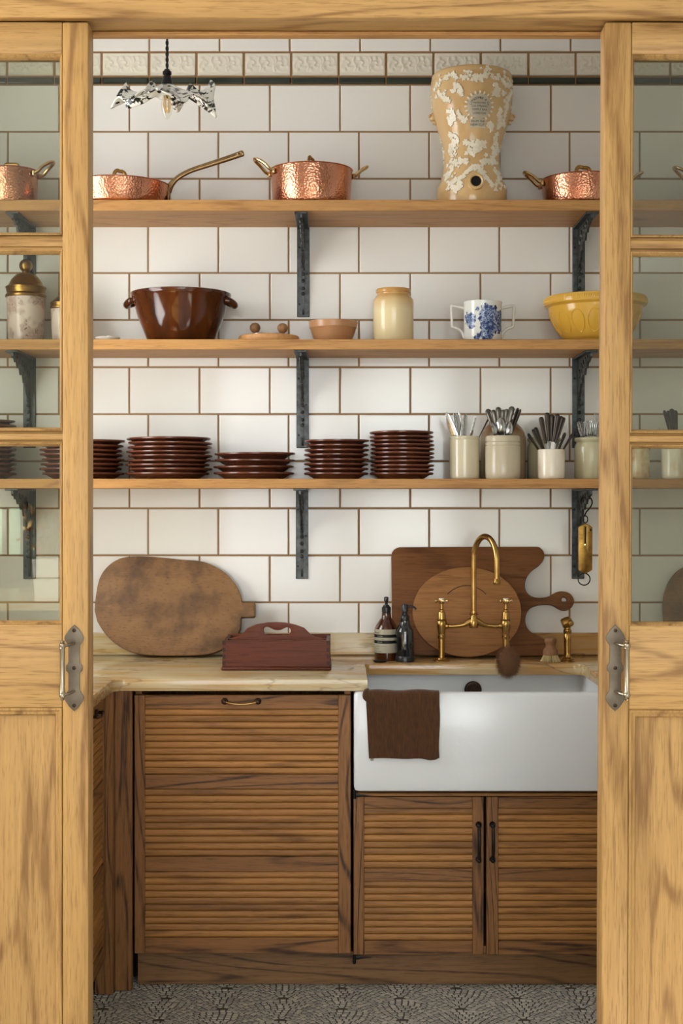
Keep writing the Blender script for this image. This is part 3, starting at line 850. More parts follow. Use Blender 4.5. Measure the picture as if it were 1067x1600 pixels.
for y in (-.17, -.25):
    lathe(bm, [(0, 0), (.0085, 0), (.0098, .003), (.0085, .006), (.0045, .008), (.0045, .016), (.006, .019), (.005, .023), (0, .025)], 18, Matrix.Translation((0, y, zf(1095.5))) @ Matrix.Rotation(pi / 2, 4, 'Y'))
tube(bm, spline([(.019, -.17, zf(1095.5)), (.022, -.19, zf(1097.5)), (.023, -.21, zf(1098.5)), (.022, -.23, zf(1097.5)), (.019, -.25, zf(1095.5))], 6), .0032, seg=10)
mk('drawer_handle', bm, M['bronze'], lc)

# ------------------------------------------------------------------ marble worktop with upstand
def arc(cx, cy, r, a0, a1, n=8): return [(cx + r * cos(a0 + (a1 - a0) * k / n), cy + r * sin(a0 + (a1 - a0) * k / n)) for k in range(n + 1)]
XE = -0.649; cx0, cx1, cyb = .0745, .750, -.278
out = [(LX + .004, -.009), (LX + .004, -1.22), (XE, -1.22)]
out += arc(XE + .034, YC - .034, .034, pi, pi / 2)
out += [(cx0, YC)]
out += arc(cx0 + .012, cyb - .012, .012, pi, pi / 2, 4)
out += arc(cx1 - .030, cyb - .030, .030, pi / 2, 0, 6)
out += [(cx1, YC), (RX - .004, YC), (RX - .004, -.009)]
wt = thing('worktop', 'polished honey veined marble worktop in an L round the pantry corner', 'worktop', (0, 0, CT))
mk('slab', PR([out], .0345, .003, 'XY'), M['marble'], wt)
mk('upstand', B(LX + .004, RX - .004, -.0285, -.0087, .0004, Z(989, -.0285) - CT, .0015), M['marble'], wt)

# ------------------------------------------------------------------ butler sink
SY = (3.08 / 3.6 - 1) * DIST; s0, s1 = .0352, .790
sz0, sz1 = Z(1238, SY), CB - .0012
sk = thing('butler_sink', 'large white fireclay butler sink with a plain apron front', 'sink', ((s0 + s1) / 2, SY, sz0 + .0008))
sx = (s1 - s0) / 2; H_ = sz1 - sz0
bm = NB()
def rl(inset, z, r, yb=.52): return [(x, y, z) for x, y in rrect(-sx + inset, sx - inset, inset, yb - inset, max(r, .002), 6)]
loft(bm, [rl(.010, 0, .014), rl(.003, .003, .016), rl(0, .012, .017), rl(0, H_ - .010, .017), rl(.003, H_ - .003, .016), rl(.010, H_, .014),
          rl(.020, H_, .012), rl(.026, H_ - .002, .02), rl(.029, H_ - .010, .022), rl(.034, .07, .026), rl(.042, .045, .03), rl(.060, .035, .03)], cap0=True, cap1=True)
mk('basin', bm, M['sink'], sk)
# overflow grille low on the bowl's back wall
bm = NB()
ox = .4175 - (s0 + s1) / 2; oz = Z(1078, -.19) - sz0
T_ = Matrix.Translation((ox, .4840, oz)) @ Matrix.Rotation(pi / 2, 4, 'X')
lathe(bm, [(.0275, 0), (.0275, .003), (.025, .006), (.020, .0065), (.019, .003), (0, .003)], 32, T_)
for k in range(8):
    a = k * pi / 4
    box(bm, .006, .018, -.0015, .0015, .003, .0055, M=T_ @ Matrix.Rotation(a, 4, 'Z'))
lathe(bm, [(.006, .003), (.006, .006), (0, .0065)], 16, T_)
mk('overflow_grille', bm, M['bronze'], sk, label='dark bronze overflow grille')
# ------------------------------------------------------------------ top shelf: copper pans and the water filter urn
E = .0006
def pan_body(R_, H, taper, name, parent, tk=.0022):
    rb = R_ * taper
    prof = [(0, 0), (rb - .012, 0), (rb - .004, .003), (rb, .012), (R_ * (taper + (1 - taper) * .6), H * .55), (R_, H - .003), (R_ + .0025, H - .0015), (R_ + .002, H), (R_ - tk, H - .0005),
            (R_ * (taper + (1 - taper) * .6) - tk, H * .55), (rb - tk - .002, .012), (rb - .014, .005), (0, .004)]
    return mk(name, LA(prof, 72), M['copper'], parent)
def pan_lid(R_, H, parent, hh=.034, hw=.046, dome=.007, ang=0):
    prof = [(R_ - .003, H - .004), (R_ - .003, H + .0012), (R_ - .010, H + .003), (R_ * .6, H + .001 + dome * .7), (R_ * .3, H + .001 + dome), (0, H + .001 + dome), (0, H - .001 + dome), (R_ * .6, H - .001 + dome * .7), (R_ - .008, H - .004)]
    lid = mk('lid', LA(prof, 64), M['copper'], parent)
    z = H + dome
    pts = spline([(-hw / 2, 0, z - .001), (-hw / 2 + .002, 0, z + hh * .75), (-hw / 2 + .010, 0, z + hh), (0, 0, z + hh * .93), (hw / 2 - .010, 0, z + hh * .9), (hw / 2 - .002, 0, z + hh * .68), (hw / 2, 0, z - .001)], 6)
    mk('lid_handle', TU(pts, .0046, seg=10, flat=1.3), M['brassdull'], lid, rot=(0, 0, ang))
def loop_handle(parent, side_, R_, z, length=.052, rise=.036, hw=.026):
    """U-shaped brass loop riveted to the pan's side, lifted outwards"""
    L = spline([(R_ - .001, -hw, z), (R_ + .012, -hw, z + .004), (R_ + length * .6, -hw * .9, z + rise * .62), (R_ + length, -hw * .4, z + rise), (R_ + length, hw * .4, z + rise), (R_ + length * .6, hw * .9, z + rise * .62), (R_ + .012, hw, z + .004), (R_ - .001, hw, z)], 6)
    bm = tube_bm = NB()
    tube(bm, L, .0056, seg=10, flat=1.2)
    for s_ in (-hw, hw):
        box(bm, R_ - .003, R_ + .005, s_ - .009, s_ + .009, z - .010, z + .007, .002)
        for dz in (-.006, .003): lathe(bm, [(.003, 0), (.002, .0016), (0, .002)], 8, Matrix.Translation((R_ + .005, s_ + (.005 if s_ > 0 else -.005), z + dz)) @ Matrix.Rotation(pi / 2, 4, 'Y'))
    bmesh.ops.rotate(bm, verts=bm.verts[:], matrix=Matrix.Rotation(side_, 3, 'Z'))
    mk('loop_handle', bm, M['brassbright'], parent)

YS = -.15
ST1, ST2, ST3 = (a for a, b in SHZ)
k1 = S * R(YS)
# shallow pan with long brass handle
fp = thing('frying_pan', 'shallow lidded copper pan with a long upswept brass handle', 'pan', (X(187, YS), YS, ST1 + E))
R_ = 78 * k1; H = Z(291, YS) - ST1
pan_body(R_, H, .93, 'body', fp); pan_lid(R_, H, fp, .040, .038, .010)
hp = [(262, 300), (268, 288), (280, 276.5), (298, 267), (320, 259.5), (345, 251.5), (366, 244.5), (381, 239)]
pts = spline([((p - 187) * k1, 0, Z(q, YS) - ST1) for p, q in hp], 6)
n = len(pts); rad = [.0085 - .003 * min(1, i / 10) + .0026 * max(0, (i / n - .45)) for i in range(n)]; rad[-1] = .004; rad[-2] = .0068
bm = TU(pts, rad, seg=12, flat=1.5)
e = pts[-1]
tube(bm, [(e[0] - .014 + .007 * cos(a), -.008 , e[2] - .004 + .0035 * sin(a)) for a in [2 * pi * i / 16 for i in range(16)]], .0018, seg=6, closed=True)
box(bm, R_ * .955, R_ + .003, -.018, .018, H * .25, H * .92, .003)
mk('long_handle', bm, M['dullbronze'], fp)

def casserole(label, pxc, y, rpx, py_rim, taper=.93, ang=0, lidh=.034, lang=0, lab=None):
    k = S * R(y)
    t = thing('copper_pot', label, 'pot', (X(pxc, y), y, ST1 + E), rot=(0, 0, ang), group='lidded copper pots on the top shelf')
    r, h = rpx * k, Z(py_rim, y) - ST1
    pan_body(r, h, taper, 'body', t); pan_lid(r, h, t, lidh, .046, .007, lang)
    for a in (0, pi): loop_handle(t, a, r, h - .014)
    return t
casserole('deep hammered copper pot with two loop handles at the middle of the top shelf', 486.5, YS, 64, 267, .945, ang=.30, lang=.9)
casserole('hammered copper pot behind the left glazed door, beside the shallow pan', 18, YS, 41, 268, .955, ang=-.15, lidh=.016)
casserole('lower hammered copper pot half hidden by the right sliding door, beside the urn', 911, YS, 65, 282, .945, ang=.0, lidh=.036)
casserole('copper pot behind the right glazed door of which only one handle shows', 1140, YS, 62, 276, .945, ang=.1)

# stoneware water filter
yu = YS; ku = S * R(yu)
urn = thing('water_filter_urn', 'tall waisted honey stoneware water filter with white floral relief and a dark spigot hole', 'urn', (X(737, yu), yu, ST1 + E))
up = [(313, 54.5), (303, 54.8), (294, 53.5), (283, 48), (265, 44.2), (250, 43.2), (235, 44.5), (217, 48.5), (202, 53.8), (184, 59.5), (165, 62.6), (149, 63.6), (135, 63.6), (124, 62.8)]
base_px = 779 - (ST1 - EYE) / ku
pf_ = [(r * ku, (base_px - py) * ku) for py, r in up]
sp = spline([(0, 0, 0)] + [], 1) if False else None
prof2 = [(p[0], p[1]) for p in spline(pf_, 5)]
URN = prof2
ztop = prof2[-1][1]
full = [(0, 0), (prof2[0][0] * .985, 0)] + [(prof2[0][0], .004)] + prof2
full += [(62.2 * ku, ztop + .006), (60.5 * ku, ztop + .010), (57 * ku, ztop + .010), (55.5 * ku, ztop + .004), (55 * ku, ztop - .05), (0, ztop - .06)]
mk('body', LA(full, 72), M['urn'], urn)
bm = NB()
for z in (.012, .020): lathe(bm, [(URN[-1][0] - .002, ztop - z - .002), (URN[-1][0] + .0022, ztop - z), (URN[-1][0] - .002, ztop - z + .002)], 72)
mk('rim_bands', bm, M['urn'], urn)
def urn_r(z):
    for (r0, z0), (r1, z1) in zip(URN, URN[1:]):
        if z0 <= z <= z1: return r0 + (r1 - r0) * (z - z0) / max(1e-9, z1 - z0)
    return URN[0][0] if z < URN[0][1] else URN[-1][0]
def ucrop(cx, cy):       # photo pixel on the urn -> (angle about axis measured from the front, height)
    z = (base_px - cy) * ku; r = urn_r(z); u = max(-.98, min(.98, (cx - 737) * ku / r))
    return math.asin(u), z
bm = NB()
def leaf(bm, a, z, size, ang, lobes=3):
    """a small moulded vine leaf lying on the urn's surface"""
    n = 14; pts = []
    for i in range(n):
        t = 2 * pi * i / n
        q = size * (.76 + .24 * cos(lobes * t)) * (1.15 if i == 0 else 1)
        pts.append((q * cos(t + ang), q * sin(t + ang)))
    def on(u, v, h):
        zz = z + v; r = urn_r(zz) + h; aa = a + u / max(.03, urn_r(zz))
        return (r * sin(aa), -r * cos(aa), zz)
    outer = [bm.verts.new(on(u, v, -.001)) for u, v in pts]
    mid = [bm.verts.new(on(u * .86, v * .86, .0034)) for u, v in pts]
    c = bm.verts.new(on(0, 0, .0026))
    for i in range(n):
        j = (i + 1) % n
        bm.faces.new((outer[i], outer[j], mid[j], mid[i])); bm.faces.new((mid[i], mid[j], c))
def garland(path, count, smin, smax, jit):
    P = spline([(p[0], p[1], 0) for p in path], 10)
    count = int(count * 1.7)
    for i in range(count):
        p = P[int((i + .5) / count * (len(P) - 1))]
        a, z = ucrop(p[0] + rnd.uniform(-jit, jit), p[1] + rnd.uniform(-jit, jit))
        leaf(bm, a, z, rnd.uniform(smin, smax) * 1.12, rnd.uniform(0, 6.28), rnd.choice((3, 4, 5)))
    tube(bm, [((urn_r(z) + .001) * sin(a), -(urn_r(z) + .001) * cos(a), z) for a, z in (ucrop(p[0], p[1]) for p in P)], .0016, seg=6)
G = [([(679, 148), (690, 136), (702, 134), (714, 140), (726, 130)], 15, 3.2), ([(735, 138), (742, 144), (754, 134)], 9, 3.5), ([(764, 138), (774, 136), (785, 146), (795, 140)], 11, 3.5), ([(704, 148), (714, 158), (718, 164)], 8, 3),
     ([(684, 156), (690, 166), (697, 174)], 9, 3), ([(768, 148), (770, 158), (764, 165)], 9, 3), ([(797, 148), (790, 162), (786, 178), (782, 192)], 14, 2.5), ([(698, 188), (706, 196), (702, 206)], 12, 3.5), ([(716, 196), (722, 203)], 6, 3),
     ([(775, 186), (778, 198), (772, 210)], 9, 2.5), ([(760, 204), (761, 214)], 6, 3), ([(700, 218), (710, 226), (704, 240), (708, 250)], 17, 3.5), ([(726, 232), (738, 238), (752, 236), (742, 246), (726, 248)], 26, 3.6), ([(770, 220), (772, 234), (768, 248), (764, 262)], 17, 3),
     ([(702, 258), (712, 262), (728, 262)], 12, 3), ([(704, 268), (700, 280), (696, 286)], 9, 3), ([(750, 268), (760, 260), (772, 264)], 10, 3), ([(730, 276), (740, 272), (750, 282)], 12, 3), ([(700, 296), (710, 292), (716, 300), (704, 308)], 18, 3.6), ([(770, 272), (778, 286)], 7, 2.5), ([(726, 280), (716, 290)], 6, 2), ([(752, 288), (762, 300)], 7, 2.4)]
for path, c, j in G: garland(path, c, .0052, .0096, j)
for (a_, b_), n_, w_ in (((690, 132), 6, 8), ((722, 140), 8, 10), ((752, 132), 8, 9), ((790, 136), 8, 8), ((690, 160), 10, 8), ((709, 156), 9, 9), ((772, 160), 9, 8), ((786, 170), 10, 8), ((704, 196), 10, 9), ((778, 200), 10, 7), ((706, 236), 12, 8), ((740, 240), 16, 12), ((772, 238), 12, 6), ((712, 262), 10, 9), ((758, 264), 10, 8), ((704, 300), 16, 10), ((772, 296), 9, 10), ((700, 282), 8, 6)):
    for _ in range(n_):
        aa, zz = ucrop(a_ + rnd.gauss(0, w_ * .6), b_ + rnd.gauss(0, w_ * .5)); leaf(bm, aa, zz, rnd.uniform(.005, .0095), rnd.uniform(0, 6.28), rnd.choice((3, 4, 5)))
for i in range(150):      # the same relief carries on round the back
    leaf(bm, rnd.uniform(pi * .5, pi * 1.5), rnd.uniform(.02, ztop - .02), rnd.uniform(.005, .009), rnd.uniform(0, 6.28), rnd.choice((3, 4, 5)))
a0, z0 = ucrop(743, 183)
for i in range(20):       # leafy wreath round the label
    t = 2 * pi * i / 20; rr = 20.5 * ku
    leaf(bm, a0 + rr * cos(t) / urn_r(z0), z0 + rr * sin(t), .0055, t, 2)
mk('sprig_relief', bm, M['sprig'], urn, label='white moulded vine and flower relief', kind='stuff')
def wrap(bm, a, z, h):
    for v in bm.verts:
        zz = z + v.co.z; r = urn_r(zz) + h - v.co.y * 0
        aa = a + v.co.x / urn_r(z)
        v.co = Vector((r * sin(aa), -r * cos(aa), zz))
    return bm
def disc(rx, rz, n=40, rings=5):
    bm = NB(); c = bm.verts.new((0, 0, 0)); prev = None
    for k in range(1, rings + 1):
        row = [bm.verts.new((rx * k / rings * cos(2 * pi * i / n), 0, rz * k / rings * sin(2 * pi * i / n))) for i in range(n)]
        for i in range(n):
            j = (i + 1) % n
            if prev is None: bm.faces.new((c, row[i], row[j]))
            else: bm.faces.new((prev[i], row[i], row[j], prev[j]))
        prev = row
    return bm
def thick(bm, d):
    r = bmesh.ops.solidify(bm, geom=bm.faces[:], thickness=d); return bm
lbl = mk('round_label', thick(wrap(disc(18 * ku, 18 * ku), a0, z0, .0042), .002), M['sprig'], urn)
bm = NB()
def put_text(dst, txt, size, a, z, h=.0068, dx=0, dz=0, rot=0, sx=1):
    t = text_mesh(txt, size)
    for v in t.verts:
        x, zz = v.co.x * sx, v.co.z
        v.co = Vector((dx + x * cos(rot) - zz * sin(rot), 0, dz + x * sin(rot) + zz * cos(rot)))
    wrap(t, a, z, h)
    tmp = bpy.data.meshes.new('t'); t.to_mesh(tmp); t.free(); dst.from_mesh(tmp); bpy.data.meshes.remove(tmp)
word = 'LIPSCOMBE & Co'
for i, ch in enumerate(word):
    if ch == ' ': continue
    t = pi * (.90 - .80 * i / (len(word) - 1)); rr = 13.6 * ku
    put_text(bm, ch, .0100, a0, z0 - 1.0 * ku, dx=rr * cos(t), dz=rr * sin(t) * .92, rot=t - pi / 2)
put_text(bm, 'PATENTEES', .0076, a0, z0 + 4.2 * ku); put_text(bm, '233 STRAND', .0086, a0, z0 - .4 * ku); put_text(bm, 'TEMPLE BAR', .0084, a0, z0 - 5.2 * ku); put_text(bm, 'LONDON', .0088, a0, z0 - 10.4 * ku)
mk('label_lettering', bm, M['ink'], urn)
a1, z1 = ucrop(741, 207)
bm = NB()
rows = [[bm.verts.new((-12 * ku + 24 * ku * i / 8, 0, 6.2 * ku * s_)) for i in range(9)] for s_ in (-1, 1)]
for i in range(8): bm.faces.new((rows[0][i], rows[0][i + 1], rows[1][i + 1], rows[1][i]))
mk('lower_label', thick(wrap(bm, a1, z1, .0042), .002), M['sprig'], urn)
bm = NB(); put_text(bm, 'FROM THE', .0085, a1, z1 + 2.3 * ku); put_text(bm, 'NEW CUT', .0092, a1, z1 - 2.6 * ku)
mk('label_lettering', bm, M['ink'], urn)
zs = (base_px - 297.5) * ku
T_ = Matrix.Translation((.0015, -urn_r(zs) + .012, zs)) @ Matrix.Rotation(pi / 2, 4, 'X')
mk('spigot', LA([(12.5 * ku, 0), (12.5 * ku, .012), (11 * ku, .017), (11.2 * ku, .024), (12.2 * ku, .028), (12 * ku, .034), (10 * ku, .036), (8.0 * ku, .033), (7.6 * ku, .012), (0, .012)], 32, T_), M['urn'], urn)
mk('spigot_bore', LA([(7.6 * ku, .032), (7.4 * ku, .0225), (0, .0225)], 28, T_), M['hole'], urn)
for s_ in (-1, 1):        # mask lugs at the sides
    z_ = (base_px - 184) * ku; r_ = urn_r(z_)
    bm = NB(); lathe(bm, [(0, -.014), (.011, -.010), (.015, 0), (.012, .008), (.006, .013), (0, .015)], 16, Matrix.Translation((s_ * (r_ + .001), 0, z_)))
    lathe(bm, [(0, -.008), (.008, -.004), (.009, .004), (0, .008)], 12, Matrix.Translation((s_ * (r_ - .004), -.008, z_ - .020)))
    lathe(bm, [(0, -.006), (.006, -.003), (.006, .003), (0, .006)], 12, Matrix.Translation((s_ * (r_ + .012), -.008, z_ + .002)))
    mk('mask_lug', bm, M['urn'], urn)

# ------------------------------------------------------------------ middle shelf
Y2 = -.14; k2 = S * R(Y2)
def at(pxc, y, shelf): return (X(pxc, y), y, shelf + E)
bw = thing('pancheon_bowl', 'large dark brown glazed bowl with a rolled rim and two lug handles', 'bowl', at(282.5, Y2, ST2))
H = Z(459, Y2) - ST2; rr, rb = 78.5 * k2, 51 * k2
mk('body', LA([(0, 0), (rb - .004, 0), (rb, .004), (rb + (rr - rb) * .55, H * .5), (rr - .007, H - .020), (rr - .003, H - .015), (rr + .0005, H - .008), (rr, H - .002), (rr - .005, H), (rr - .011, H - .004), (rb + (rr - rb) * .5 - .009, H * .5), (rb - .012, .014), (0, .010)], 72), M['browng'], bw)
for s_ in (-1, 1):
    bm = NB(); z = H * .80; r = rb + (rr - rb) * .80
    tube(bm, spline([(s_ * (r - .006), -.034, z + .006), (s_ * (r + .008), -.030, z + .004), (s_ * (r + .0205), -.014, z - .003), (s_ * (r + .0225), 0, z - .006), (s_ * (r + .0205), .014, z - .003), (s_ * (r + .008), .030, z + .004), (s_ * (r - .006), .034, z + .006)], 5), [.010] * 4 + [.0115] * 23 + [.010] * 4, seg=12)
    mk('lug_handle', bm, M['browng'], bw)

sd = thing('spoon_rest', 'small low white china dish lying flat near the left door edge', 'dish', at(168, -.20, ST2))
mk('dish', LA([(0, 0), (.022, 0), (.034, .006), (.040, .013), (.039, .0142), (.031, .008), (.018, .004), (0, .003)], 40, None, sx=1.0, sy=.8), M['white'], sd)
mk('knob', LA([(.004, .003), (.004, .009), (.008, .012), (.009, .016), (.006, .020), (0, .021)], 18, Matrix.Translation((.004, .004, 0))), M['white'], sd)

rbd = thing('round_board', 'pale round wooden board lying flat under the two-handled chopper', 'board', at(420, Y2, ST2))
R_ = 48 * k2
mk('disc', LA([(0, 0), (R_ - .004, 0), (R_ - .001, .004), (R_, .012), (R_ - .002, .022), (R_ - .006, .0245), (0, .025)], 64), M['paleboard'], rbd)
mz = thing('mezzaluna', 'curved steel herb chopper with two wooden ball handles on the round board', 'chopper', (X(420, Y2), Y2, ST2 + E + .0255), rot=(0, 0, .10))
hw = 21.5 * k2
bl = [(-hw - .004, .013), (-hw + .006, .013)] + [(-hw + .006 + (2 * hw - .012) * t / 10, .013 - .0035 * sin(pi * t / 10)) for t in range(1, 10)] + [(hw - .006, .013), (hw + .004, .013)]
bl += [((hw + .004) * cos(pi * t / 24), .0125 - .012 * sin(pi * t / 24)) for t in range(1, 24)]
mk('blade', PR([bl], .0016, .0003, y0=-.0008), M['steel'], mz)
for s_ in (-1, 1):
    mk('ball_handle', LA([(0, .009), (.006, .0095), (.0135, .015), (.0175, .0235), (.0165, .032), (.011, .039), (.004, .0415), (0, .042)], 24, Matrix.Translation((s_ * hw, 0, 0))), M['knobwood'], mz)

tb = thing('small_bowl', 'small tan stoneware bowl with a banded rim beside the round board', 'bowl', at(520.5, Y2, ST2))
H = Z(503, Y2) - ST2; a, b = 38.5 * k2, 27 * k2
mk('body', LA([(0, 0), (b - .003, 0), (b, .003), (b + .006, .016), (b + .0075, .018), (b + .0125, .030), (a - .0055, H - .023), (a - .003, H - .021), (a - .0035, H - .018), (a, H - .003), (a - .001, H), (a - .005, H - .001), (a - .010, H - .02), (b - .006, .012), (0, .008)], 56), M['terra'], tb)

sj = thing('stoneware_jar', 'two-tone salt-glazed stoneware jar, tan at the neck and cream below', 'jar', at(614.5, Y2, ST2))
H = Z(452.5, Y2) - ST2; r = 31.5 * k2
zz = lambda p: Z(p, Y2) - ST2
mk('body', LA([(0, 0), (r - .003, 0), (r, .004), (r, zz(474)), (r - .0015, zz(469)), (r - .008, zz(464)), (r - .0125, zz(461.5)), (r - .0125, zz(459.5)), (r - .009, zz(458)), (r - .0085, zz(454.5)), (r - .0105, H), (r - .018, H - .0005), (r - .020, zz(460)), (r - .010, zz(470)), (r - .008, .008), (0, .006)], 56), M['jar2'], sj)

mg = thing('loving_cup', 'white china cup with blue floral print and two angular handles', 'cup', at(754, Y2, ST2))
H = Z(472.5, Y2) - ST2; r = 30 * k2
mk('body', LA([(0, .003), (r * .80, .003), (r * .82, 0), (r * .88, 0), (r * .93, .006), (r * .985, .016), (r * .99, .03), (r * .975, .06), (r * .985, H - .01), (r * 1.005, H - .001), (r * .99, H), (r * .955, H - .004), (r * .94, .02), (0, .010)], 56), M['blue'], mg)
for s_ in (-1, 1):
    g = lambda p, q: (s_ * (abs(p - 754)) * k2, 0, Z(q, Y2) - ST2)
    pts = [g(727, 483), g(722, 481.5), g(708, 478.5), g(705.2, 480), g(705.5, 492), g(706.5, 509), g(708, 511.5), g(716, 514.5), g(722, 520), g(725.5, 529)]
    mk('handle', TU(spline(pts, 3), .0046, seg=10, flat=1.3), M['white'], mg)

yb_ = thing('mixing_bowl', 'yellow ware mixing bowl with a moulded oval pattern, half hidden by the right sliding door', 'bowl', at(930, Y2, ST2))
H = Z(466, Y2) - ST2; a, b = 80 * k2, 43 * k2
def yprof(z):     # outer radius below the rim
    t = z / (H - .03); return b + (a - .014 - b) * (1 - (1 - min(1, t)) ** 1.7)
pr = [(0, .002), (b - .006, 0), (b, .002), (b + .002, .008)]
pr += [(yprof(.012 + (H - .045) * i / 12), .012 + (H - .045) * i / 12) for i in range(13)]
pr += [(a - .011, H - .030), (a - .002, H - .026), (a + .001, H - .020), (a - .001, H - .004), (a - .004, H), (a - .009, H - .003), (a - .016, H - .03), (b + (a - b) * .6, H * .45), (b - .004, .016), (0, .010)]
bm = LA(pr, 96)
mk('body', bm, M['yellow'], yb_)
bm = NB()
for k in range(16):       # moulded ovals round the side
    a_ = 2 * pi * (k + .5) / 16; pts = []
    for i in range(20):
        t = 2 * pi * i / 20; z = .062 + .034 * sin(t); rr_ = yprof(z) + .0002; aa = a_ + (.155 * cos(t))
        pts.append((rr_ * cos(aa), rr_ * sin(aa), z))
    tube(bm, pts, .0016, seg=6, closed=True)
for k in range(150):      # reeded band on the rim
    a_ = 2 * pi * k / 150; 
    tube(bm, [((a + .0005) * cos(a_), (a + .0005) * sin(a_), H - .019), ((a - .0004) * cos(a_ + .02), (a - .0004) * sin(a_ + .02), H - .007)], .0013, seg=4)
mk('moulded_pattern', bm, M['yellow'], yb_)

def tobacco_jar(label, pxc, y, top, sh, neck, rpx, base=524):
    k = S * R(y); t = thing('lidded_jar', label, 'jar', (X(pxc, y), y, ST2 + E), group='floral lidded jars')
    q = lambda p: Z(p, y) - ST2
    r = rpx * k; hb = q(sh)
    mk('body', LA([(0, 0), (r * .84, 0), (r * .86, .004), (r * .93, hb * .5), (r * .97, hb - .002), (r * .97, hb), (0, hb)], 48), M['floral'], t)
    mk('brass_collar', LA([(r * .97, hb), (r * 1.02, hb + .002), (r * 1.02, hb + .008), (r * .94, hb + (q(neck) - hb) * .5), (r * .98, q(neck) - .004), (r * .98, q(neck)), (0, q(neck))], 48), M['brassdull'], t)
    lid = mk('lid', LA([(r * 1.0, q(neck) + .0004), (r * 1.02, q(neck) + .005), (r * .86, q(neck) + .012), (r * .8, q(neck) + .020), (r * .72, q(neck) + .030), (r * .5, q(neck) + .045), (r * .2, q(neck) + .052), (0, q(neck) + .053)] if rpx > 25 else
                             [(r * 1.0, q(neck) + .0004), (r * 1.02, q(neck) + .004), (r * .8, q(neck) + .012), (r * .45, q(neck) + .026), (0, q(neck) + .03)], 48), M['brassdull'], t)
    zl = q(neck) + (.050 if rpx > 25 else .028); rk = (10.5 if rpx > 25 else 6) * k
    mk('ball_knob', LA([(rk * .5, zl), (rk * .6, zl + rk * .25)] + [(rk * sin(pi * (1 - u / 12)) if u < 12 else 0, zl + rk * 1.15 - rk * cos(pi * u / 12)) for u in range(2, 13)], 24), M['brassdull'], lid)
tobacco_jar('larger pink floral china jar with brass collar and ball-knobbed lid behind the left glazed door', 40.5, Y2, 420, 466, 452, 31)
tobacco_jar('smaller pink floral lidded jar half hidden by the left door stile', 101, Y2, 455, 484, 476, 22)

# ------------------------------------------------------------------ lowest shelf: plates and cutlery crocks
Y3 = -.15; k3 = S * R(Y3)
def plate_mesh(r, th, depth, base):
    """coupe plate: rolled thick rim, sloping wall, narrower foot"""
    return LA([(0, 0), (base - .002, 0), (base, .0015), (r - .012, depth - .004), (r - .003, depth - .0035), (r, depth - .001), (r, depth + th * .35), (r - .0025, depth + th * .6), (r - .010, depth + th * .5), (base, .006), (0, .005)], 56)
plates_group = {}
ORD = ['top', 'second', 'third', 'fourth', 'fifth', 'sixth', 'seventh', 'eighth', 'ninth', 'tenth', 'eleventh', 'twelfth', 'thirteenth']
def stack(desc, pxc, rpx, py_top, count, basef=.74, y=Y3, depth=.017, jit=.006):
    r = rpx * k3
    zt_ = Z(py_top, y) - ST3
    d_ = depth
    pitch = (zt_ - d_ - .004) / (count - 1)
    me = finish(plate_mesh(r, .006, d_, r * basef), 'plate', 50); me.materials.append(M['plateg'])
    for i in range(count):
        o = mk('dinner_plate', me, M['plateg'], None, loc=(X(pxc, y) + rnd.uniform(-jit, jit), y + rnd.uniform(-.003, .003), ST3 + E + pitch * i), rot=(rnd.uniform(-.006, .006) if i else 0, rnd.uniform(-.012, .012) if i else 0, rnd.uniform(0, 6)))
        kk = count - 1 - i
        lab = 'bottom' if i == 0 else ORD[kk]
        lab2 = f'{lab} brown plate of {desc}' if i == 0 or kk == 0 else f'brown plate, {lab} from the top of {desc}'
        tag(o, lab2, 'plate', 'stacked brown plates')
stack('the stack cut by the left door edge', 128, 64, 688, 8)
stack('the broad tall stack left of the low stack', 264, 65.5, 684.5, 9, jit=.006)
stack('the low stack of four', 398.5, 63, 708, 4, jit=.005, depth=.018)
stack('the medium stack right of the bracket', 526, 50.5, 687.5, 8, .70, jit=.002)
stack('the tallest stack beside the cutlery crocks', 628, 50, 675, 11, .70, jit=.002)
stack('the dim stack far behind the left glazed door', -26, 50, 657, 12, .70, jit=.003)

def crock(name, label, pxc, rpx, py_top, mat, y, prof, group='cutlery crocks'):
    k = S * R(y); t = thing(name, label, 'crock', (X(pxc, y), y, ST3 + E), group=group)
    r = rpx * k; H = Z(py_top, y) - ST3
    if prof == 'plain': p = [(0, 0), (r - .003, 0), (r - .0005, .003), (r, .008), (r, H - .012), (r - .0012, H - .011), (r + .0002, H - .008), (r, H - .002), (r - .002, H), (r - .007, H - .002), (r - .008, .008), (0, .006)]
    elif prof == 'grooved': p = [(0, 0), (r - .003, 0), (r - .001, .004), (r, .02), (r, H - .034), (r - .002, H - .031), (r - .0005, H - .029), (r - .001, H - .022), (r - .003, H - .020), (r - .001, H - .018), (r - .001, H - .004), (r - .004, H), (r - .011, H - .002), (r - .012, .008), (0, .006)]
    elif prof == 'neck': p = [(0, 0), (r - .003, 0), (r, .004), (r, H - .034), (r - .002, H - .026), (r - .006, H - .019), (r - .0065, H - .016), (r - .001, H - .011), (r + .0005, H - .007), (r - .0015, H - .001), (r - .005, H), (r - .013, H - .003), (r - .016, H - .017), (r - .009, H - .034), (r - .008, .008), (0, .006)]
    elif prof == 'shoulder': p = [(0, 0), (r - .003, 0), (r, .005), (r, H * .70), (r - .003, H * .78), (r - .012, H * .86), (r - .024, H * .92), (r - .030, H * .95), (r - .028, H), (r - .036, H), (r - .038, H * .93), (r - .010, H * .7), (r - .008, .008), (0, .006)]
    else: p = [(0, 0), (r - .004, 0), (r - .001, .003), (r, .010), (r, H - .004), (r - .002, H - .0005), (r - .006, H), (r - .009, H - .004), (r - .010, .008), (0, .006)]
    mk('body', LA(p, 48), M[mat], t); return t, H, r
